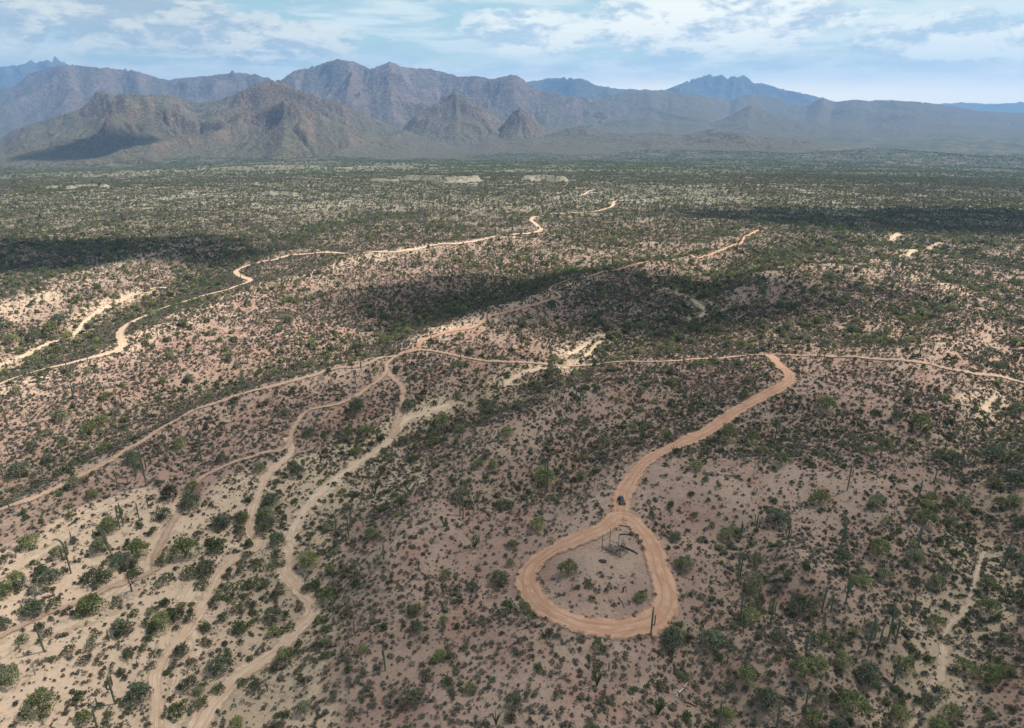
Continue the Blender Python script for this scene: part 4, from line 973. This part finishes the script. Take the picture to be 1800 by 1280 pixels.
# ------------------------------------------------------------------ the uncounted rest, one object per kind
def stuff(name, label, x, y, z, s, protos, seed, zs=.15):
    r = np.random.default_rng(seed); n = len(x)
    me_ = bpy.data.meshes.new(name); me_.vertices.add(n)
    me_.vertices.foreach_set('co', np.stack([x, y, z - .03 * s], 1).astype(np.float32).ravel())
    fattr(me_, 'size', s); fattr(me_, 'turn', r.random(n) * 6.283)
    a = me_.attributes.new('pick', 'INT', 'POINT'); a.data.foreach_set('value', r.integers(0, len(protos), n).astype(np.int32))
    fattr(me_, 'stretch', 1 + zs * (r.random(n) * 2 - 1)); me_.update()
    o = link(name, me_); tag(o, label, name.replace('_', ' '), kind='stuff')
    ng = bpy.data.node_groups.new(name + '_spread', 'GeometryNodeTree')
    ng.interface.new_socket('Geometry', in_out='INPUT', socket_type='NodeSocketGeometry'); ng.interface.new_socket('Geometry', in_out='OUTPUT', socket_type='NodeSocketGeometry')
    N = ng.nodes; L = ng.links; gi = N.new('NodeGroupInput'); go = N.new('NodeGroupOutput')
    jn = N.new('GeometryNodeJoinGeometry')
    for p in protos[::-1]:
        po = bpy.data.objects.new(p.name + '_kind', p)
        oi = N.new('GeometryNodeObjectInfo'); oi.inputs['Object'].default_value = po; oi.inputs['As Instance'].default_value = False
        gt = N.new('GeometryNodeGeometryToInstance'); L.new(oi.outputs['Geometry'], gt.inputs[0]); L.new(gt.outputs[0], jn.inputs[0])
    def at(nm, ty):
        nd = N.new('GeometryNodeInputNamedAttribute'); nd.data_type = ty; nd.inputs['Name'].default_value = nm; return nd.outputs['Attribute']
    ip = N.new('GeometryNodeInstanceOnPoints'); ip.inputs['Pick Instance'].default_value = True
    mp = N.new('GeometryNodeMeshToPoints'); L.new(gi.outputs[0], mp.inputs[0])
    L.new(mp.outputs[0], ip.inputs['Points']); L.new(jn.outputs[0], ip.inputs['Instance']); L.new(at('pick', 'INT'), ip.inputs['Instance Index'])
    c1 = N.new('ShaderNodeCombineXYZ'); L.new(at('turn', 'FLOAT'), c1.inputs[2]); L.new(c1.outputs[0], ip.inputs['Rotation'])
    c2 = N.new('ShaderNodeCombineXYZ'); sz_ = at('size', 'FLOAT'); ml = N.new('ShaderNodeMath'); ml.operation = 'MULTIPLY'
    L.new(sz_, ml.inputs[0]); L.new(at('stretch', 'FLOAT'), ml.inputs[1]); L.new(sz_, c2.inputs[0]); L.new(sz_, c2.inputs[1]); L.new(ml.outputs[0], c2.inputs[2]); L.new(c2.outputs[0], ip.inputs['Scale'])
    L.new(ip.outputs[0], go.inputs[0])
    md = o.modifiers.new('spread', 'NODES'); md.node_group = ng
    return o
def far_mass(name, label, x, y, z, s, mask, protos, seed, **kw):
    k = ~mask; return stuff(name, label, x[k], y[k], z[k], s[k], protos, seed, **kw)
kp = ~tm & (TK == 0); km = ~tm & (TK == 1)
stuff('palo_verde_woodland', 'open woodland of yellow-green trees spreading into the distance', TX[kp], TY[kp], TZ[kp], TS[kp], [p[2] for p in PALO], 1)
stuff('mesquite_woodland', 'grey-green trees scattered through the distant scrub', TX[km], TY[km], TZ[km], TS[km], [p[2] for p in MESQ], 2)
far_mass('creosote_scrub', 'dark green creosote scrub covering the plain', CX, CY, CZ, CS, cm, CREO_F, 3)
far_mass('bursage_scrub', 'countless low grey-brown shrubs dotting the soil', bx, by, BZ, bs, bm_, BURS_F, 4)
sgf = [join_meshes('saguaro_far', [SAG[i][0]] + SAG[i][1]) for i in (0, 2, 3, 4)]
far_mass('distant_saguaros', 'distant saguaros thin as needles over the scrub', SX, SY, SZ, SS / 8.0, sm, sgf, 5)
# loose stones
r_ = np.random.default_rng(77)
def stone_mesh(seed):
    r = np.random.default_rng(seed); th, ph = np.meshgrid(np.linspace(0, pi, 5), np.linspace(0, 2 * pi, 7, endpoint=False), indexing='ij')
    q = .5 * (.75 + .4 * r.random(th.shape)); q[0] = q[0, 0]; q[-1] = q[-1, 0]
    V_ = np.stack([q * np.sin(th) * np.cos(ph), q * np.sin(th) * np.sin(ph) * .8, q * np.cos(th) * .6], -1).reshape(-1, 3)
    return mesh_np('stone', V_, grid_faces(5, 7, True), [M['stone']])
gx, gy, gr_ = scatter(62, 300, .10, 1200)
gx, gy = keep(gx, gy, .10 * patch(gx, gy, 18, 808, -.1, .5), gr_, .0, .10)
stuff('loose_stones', 'pale stones strewn over the soil', gx, gy, relief(gx, gy) + .05, .15 + .45 * gr_.random(len(gx)) ** 3, [stone_mesh(i) for i in range(4)], 6)

# ------------------------------------------------------------------ ocotillos, dead wood, cholla
def G(px, py):
    x, y, z = on_ground([px], [py]); return float(x[0]), float(y[0]), float(z[0])
def root(name, px, py, label, cat, rz=0.0, group=None):
    o = bpy.data.objects.new(name, None); C.collection.objects.link(o); o.empty_display_size = .3
    o.location = G(px, py); o.rotation_euler = (0, 0, rz); return tag(o, label, cat, group)
def ocotillo(px, py, wpx, label, seed):
    r = np.random.default_rng(seed); x, y, z = G(px, py); _, _, dp = project(x, y, z); h = wpx * dp / 1200 / .82
    o = root('ocotillo', px, py, label, 'ocotillo', 0, 'ocotillos with fanned stems')
    for k in range(11):
        an = k * 2.4 + r.random(); sp = h * (.18 + .28 * r.random())
        p = [(0, 0, 0), (cos(an) * sp * .25, sin(an) * sp * .25, h * .35), (cos(an) * sp * .65, sin(an) * sp * .65, h * .7), (cos(an) * sp * 1.05, sin(an) * sp * 1.05, h * (.9 + .15 * r.random()))]
        mb = MB(); mb.tube(p, [.09, .085, .075, .04], 5); link('stem', mb.mesh('ocotillo_stem', [M['ocot']]), o)
OL = ['ocotillo with fanned green stems on the pink slope above the twin saguaros', 'ocotillo fanning out on bare soil west of the dirt loop', 'tall ocotillo below the dirt loop near the photo bottom', 'wide ocotillo beside a small green tree at the photo bottom', 'ocotillo at the edge of the orange road above the buggy', 'small ocotillo between low shrubs below the twin saguaros', 'ocotillo on the slope right-of the sandy tracks', 'ocotillo cut by the bottom edge of the photo', 'slim ocotillo at the rim of the sandy wash']
OL[6] = 'ocotillo on the slope just east of the sandy tracks'
for i, (px_, py_, w_) in enumerate(OCOTS): ocotillo(px_, py_, w_, OL[i], 70 + i)

def branching(mb, p, d_, L, rad_, lvl, r, spread=.6, droop=0.0):
    d_ = d_ / np.linalg.norm(d_); q = p + d_ * L; md = (p + q) / 2 + r.normal(size=3) * L * .06
    mb.tube([p, md, q], [rad_, rad_ * .8, rad_ * .6], 5, lvl == 0)
    if lvl > 0:
        for _ in range(3 if lvl > 1 else 2):
            dd = d_ + r.normal(size=3) * spread; dd[2] += .15 - droop
            branching(mb, q if r.random() < .6 else md, dd, L * (.55 + .25 * r.random()), rad_ * .55, lvl - 1, r, spread, droop)
def dead_tree(px, py, hpx, label, m_, seed, lean=(0, 0, 1), lvl=4, name='dead_tree', cat='dead tree'):
    r = np.random.default_rng(seed); x, y, z = G(px, py); _, _, dp = project(x, y, z); h = hpx * dp / 1200 / .8
    o = root(name, px, py, label, cat, 0, None)
    mb = MB(); mb.tube([(0, 0, -.1), np.array(lean) * h * .3], [h * .035, h * .028], 6, False); link('trunk', mb.mesh('dead_trunk', [M[m_]], True), o)
    for k in range(4):
        mb = MB(); branching(mb, np.array(lean) * h * .3, np.array(lean) + r.normal(size=3) * .5, h * .30, h * .02, lvl - 1, r, .55)
        link('branch', mb.mesh('dead_branch', [M[m_]], True), o)
dead_tree(66, 1066, 36, 'bare grey dead tree beside a dark bush on the sandy flat', 'woody', 1)
dead_tree(232, 1040, 40, 'leafless reddish-brown tree among sandy bushes', 'post', 2)
dead_tree(62, 1186, 24, 'bare twiggy tree in sand near the corner of the photo', 'woody', 3)
dead_tree(76, 1174, 18, 'smaller bare twiggy tree beside its taller bare neighbour', 'woody', 4)
dead_tree(470, 1215, 26, 'bare dark tree above the rutted sandy track', 'darkw', 5)
dead_tree(1524, 1120, 26, 'bare grey tree on the shaded eastern slope', 'woody', 6)
dead_tree(383, 1106, 18, 'little bare tree between round green bushes', 'woody', 7)
def log(px0, py0, px1, py1, rad_, label, m_, seed, name='fallen_log', twigs=0):
    r = np.random.default_rng(seed); a = np.array(G(px0, py0)); b = np.array(G(px1, py1)); o = root(name, px0, py0, label, 'log')
    n = 6; P = [(b - a) * k / (n - 1) + np.append(r.normal(size=2) * rad_ * .7, rad_ * (.8 + .4 * r.random())) for k in range(n)]
    P = [np.array([q[0], q[1], relief(a[0] + q[0], a[1] + q[1]) - a[2] + rad_ * 1.0]) for q in P]
    mb = MB(); mb.tube(P, np.linspace(rad_, rad_ * .55, n), 7); link('trunk', mb.mesh('log', [M[m_]], True), o)
    for k in range(twigs):
        mb = MB(); q = P[1 + k % (n - 2)]; branching(mb, q, np.array([r.normal(), r.normal(), .5]), rad_ * 6, rad_ * .4, 2, r, .7)
        link('branch', mb.mesh('log_branch', [M[m_]], True), o)
log(1189, 1226, 1208, 1201, .16, 'bleached white dead branch lying on the slope below the dirt loop', 'pale', 1, twigs=2)
log(34, 1024, 74, 1046, .30, 'grey fallen tree trunk on the sandy flat beside the dead tree', 'woody', 2, twigs=5)
log(1088, 939.5, 1114, 941, .17, 'thin dark log lying behind the old ramada', 'darkw', 3)
log(1092, 960, 1118, 973, .26, 'thick dark charred log lying beside the old ramada', 'darkw', 4, twigs=2)
log(1255, 1025, 1268, 1029, .12, 'short pale stick lying among shrubs east of the loop', 'pale', 5)
log(1225, 1050, 1247, 1054, .10, 'long thin pale stick lying in the shrubs east of the loop', 'pale', 6)
log(1202, 1234, 1224, 1242, .16, 'short dark log on bare soil below the dirt loop', 'darkw', 7)
log(1090, 1050, 1097, 1068, .22, 'grey toppled cactus skeleton lying inside the dirt loop', 'woody', 8, 'fallen_cactus')
o = root('cactus_stump', 1095, 1041, 'dark broken cactus stump with one bent arm inside the loop', 'cactus')
mb = MB(); mb.tube([(0, 0, -.1), (.03, 0, .7), (0, .02, 1.35)], [.17, .19, .14], 8); link('stem', mb.mesh('stump_stem', [M['darkw']], True), o)
mb = MB(); mb.tube([(0, 0, 1.1), (.35, 0, 1.3), (.55, 0, 1.6)], [.14, .16, .12], 7); link('arm', mb.mesh('stump_arm', [M['darkw']], True), o)
def cholla(px, py, label, seed):
    r = np.random.default_rng(seed); o = root('cholla_cactus', px, py, label, 'cactus', 0, 'cholla clumps on the sandy slope')
    mb = MB()
    for k in range(4): branching(mb, np.array([r.normal() * .2, r.normal() * .2, 0]), np.array([r.normal() * .4, r.normal() * .4, 1.0]), .7, .12, 2, r, .8)
    link('stem', mb.mesh('cholla_stem', [M['cactus']]), o)
for i, (q, v_) in enumerate([((42, 916), 'between the ridge track and'), ((58, 919), 'next to the first on'), ((92, 914), 'a little farther along'), ((75, 906), 'highest of the row on')]):
    cholla(*q, f'dark branching cholla clump {v_} the sunlit sandy slope', 30 + i)

# ------------------------------------------------------------------ the old ramada inside the loop
x0, y0, z0 = G(1075, 962)
o = root('ruined_ramada', 1075, 962, 'ruined timber ramada frame with tall bare posts inside the dirt loop', 'ruin')
def rel(px, py, h=0.0):
    x, y, z = G(px, py); return np.array([x - x0, y - y0, z - z0 + h])
POST = [((1058, 963), 4.3), ((1071.5, 957), 5.0), ((1086.5, 962), 4.4), ((1089.5, 981), 3.0)]
tops = []
for (q, h) in POST:
    b = rel(*q); t2 = b + np.array([.06, .03, h]); tops.append((b, t2))
    mb = MB(); mb.tube([b - [0, 0, .3], (b + t2) / 2 + [.02, 0, 0], t2], [.085, .08, .07], 7); link('post', mb.mesh('post', [M['post']], True), o)
def rail(a, b, r1=.07, m_='post'):
    a = np.array(a, float); b = np.array(b, float)
    mb = MB(); mb.tube([a, (a + b) / 2 + [0, 0, -.06], b], [r1, r1 * .95, r1 * .85], 6); link('rail', mb.mesh('rail', [M[m_]], True), o)
P1, P2, P3, P4 = [t_[0] for t_ in tops]; up = lambda h: np.array([0, 0, h])
far_ = rel(1103, 972)
rail(P1 + up(2.2), P2 + up(2.6)); rail(P1 + up(.5), P4 + up(.9)); rail(P1 + up(.25), P4 + up(.25)); rail(P2 + up(1.3), P3 + up(1.0))
rail(P3 + up(.8), far_ + up(.6)); rail(P3 + up(.3), far_ + up(.2)); rail(P4 + up(.9), far_ + up(.6), .06, 'woody'); rail(P4 + up(.3), far_ + up(.2), .06)
rail(P1 + up(1.6), P1 + (P2 - P1) * .6 + up(2.8), .06, 'pale')
mb = MB(); mb.tube([far_ - up(.2), far_ + up(.9)], [.09, .08], 6); link('post', mb.mesh('post', [M['post']], True), o)
o = root('brush_pile', 1074, 967, 'grey heap of sticks and boards collapsed under the ramada posts', 'brush pile')
r = np.random.default_rng(9); mb = MB(); n_in = 0
for k in range(90):
    c = np.array([r.normal() * 1.25, r.normal() * 1.0, 0]); c[2] = max(.08, .75 * math.exp(-(c[0] ** 2 + c[1] ** 2) / 2.2) * r.random() + .08)
    an = r.normal() * .7 + .6; L = .6 + 1.4 * r.random(); dz = (r.random() - .5) * .5
    d_ = np.array([cos(an) * L / 2, sin(an) * L / 2, dz * .4]); mb.tube([c - d_, c + d_], [.05 + .03 * r.random()] * 2, 5)
link('stick_heap', mb.mesh('stick_heap', [M['woody']]), o)['kind'] = 'stuff'
mb = MB()
for k in range(14):
    mb.box((r.normal() * 1.1, r.normal() * .9, .25 + .3 * r.random()), (.22, 1.5 + r.random(), .05), r.random() * 3, 1, (r.random() - .5) * .4)
link('board_heap', mb.mesh('board_heap', [M['darkw']]), o)['kind'] = 'stuff'
o = root('fire_ring', 1059, 987, 'dark ring of charred stones on bare soil below the ramada', 'fire ring')
for k in range(11):
    an = k * 2 * pi / 11; mb = MB(); mb.box((cos(an) * .85, sin(an) * .55, .12), (.38, .3, .26), an, .7); link('stone', mb.mesh('ring_stone', [M['darkw']]), o)
mb = MB(); mb.tube([(0, 0, .01), (0, 0, .06)], [.85, .8], 12); link('ash', mb.mesh('ash', [M['darkw']]), o)

# ------------------------------------------------------------------ the buggy
def paint(name, col, rough=.35, spec=.5, metal=0.0):
    m_, t, out = mat(name); P = t.a('ShaderNodeTexCoord').outputs['Object']
    c = t.mix(t.ss(t.noise(P, 3.0, 4, .6), .55, .75), (*col, 1), (.16, .11, .08, 1)); b = diffuse(t, out, c, rough, spec); b.inputs['Metallic'].default_value = metal; return m_
black = paint('black_plastic', (.018, .017, .018)); dred = paint('dark_red_paint', (.06, .010, .010)); rub = paint('rubber', (.015, .014, .014), .9, .2)
grey = paint('grey_metal', (.20, .20, .21), .4, .5, .6); lamp = paint('lamp_glass', (.6, .6, .62), .1, .8)
gm, t, out = mat('windscreen'); b = diffuse(t, out, (.06, .062, .065), .35, .4)
bz = root('off_road_buggy', 1092, 884, 'small black and dark red off-road buggy driving towards the loop', 'buggy', R(186))
def bp(name, mb, m_, par=None, sm=False): return link(name, mb.mesh(name, [m_], sm), par or bz)
# local: +y is the front, 1.65 wide, 3.2 long
bp('body', MB().box((0, -.1, .62), (1.18, 2.5, .34)).box((0, -1.15, .92), (1.22, .85, .34), 0, .92).box((0, .15, .84), (1.30, .25, .42)), black)
bp('hood', MB().box((0, 1.02, .90), (1.10, .95, .30), 0, .80, R(-10)), dred)
for sx_ in (-1, 1):
    bp('fender', MB().box((sx_ * .60, 1.12, .98), (.34, .80, .10), 0, .85, R(-6)), dred)
    bp('rear_fender', MB().box((sx_ * .60, -1.15, 1.02), (.36, .80, .10), 0, .85), dred)
    bp('door', MB().box((sx_ * .64, -.25, .78), (.06, 1.05, .46)), dred)
    h = bp('headlight', MB().box((sx_ * .38, 1.48, .90), (.26, .10, .14)), lamp)
for sx_ in (-1, 1):
    for yy in (1.08, -1.10):
        tb = MB(); V_, F_ = tube([(sx_ * .62, yy, .36), (sx_ * .68, yy, .36), (sx_ * .84, yy, .36), (sx_ * .90, yy, .36)], [.28, .36, .36, .28], 18); tb.add(V_, F_)
        wh = bp('wheel', tb, rub, sm=False); rm = MB(); rm.tube([(sx_ * .88, yy, .36), (sx_ * .925, yy, .36)], [.19, .17], 14); bp('rim', rm, grey, wh)
cg = MB()
for sx_ in (-1, 1):
    cg.tube([(sx_ * .60, .62, .95), (sx_ * .52, .12, 1.78), (sx_ * .52, -.75, 1.80), (sx_ * .58, -1.05, 1.10)], [.035] * 4, 6)
    cg.tube([(sx_ * .52, -.45, 1.80), (sx_ * .60, -.45, .95)], [.03] * 2, 6)
for yy, zz in ((.12, 1.78), (-.75, 1.80)): cg.tube([(-.52, yy, zz), (.52, yy, zz)], [.035] * 2, 6)
bp('roll_cage', cg, black)
bp('roof', MB().box((0, -.32, 1.84), (1.16, 1.05, .06), 0, .94), black)
bp('windscreen', MB().box((0, .39, 1.34), (1.02, .03, .86), 0, .92, R(31)), gm)
bp('bumper', MB().tube([(-.5, 1.60, .60), (-.45, 1.68, .60), (.45, 1.68, .60), (.5, 1.60, .60)], [.04] * 4, 6).tube([(-.3, 1.55, .85), (-.3, 1.68, .6)], [.03] * 2, 6).tube([(.3, 1.55, .85), (.3, 1.68, .6)], [.03] * 2, 6), grey)
for sx_ in (-1, 1):
    s_ = bp('seat', MB().box((sx_ * .30, -.28, .88), (.46, .48, .14)), black); bp('backrest', MB().box((sx_ * .30, -.56, 1.22), (.44, .12, .62), 0, .9, R(8)), black, s_)
sw = MB(); an_ = np.linspace(0, 2 * pi, 13); sw.tube([(-.30 + .17 * cos(q), .12 + .05 * sin(q), 1.12 + .16 * sin(q)) for q in an_], [.018] * 13, 5, False); bp('steering_wheel', sw, black)
bp('cargo_box', MB().box((0, -1.25, 1.14), (.95, .60, .16), 0, 1.05), black)
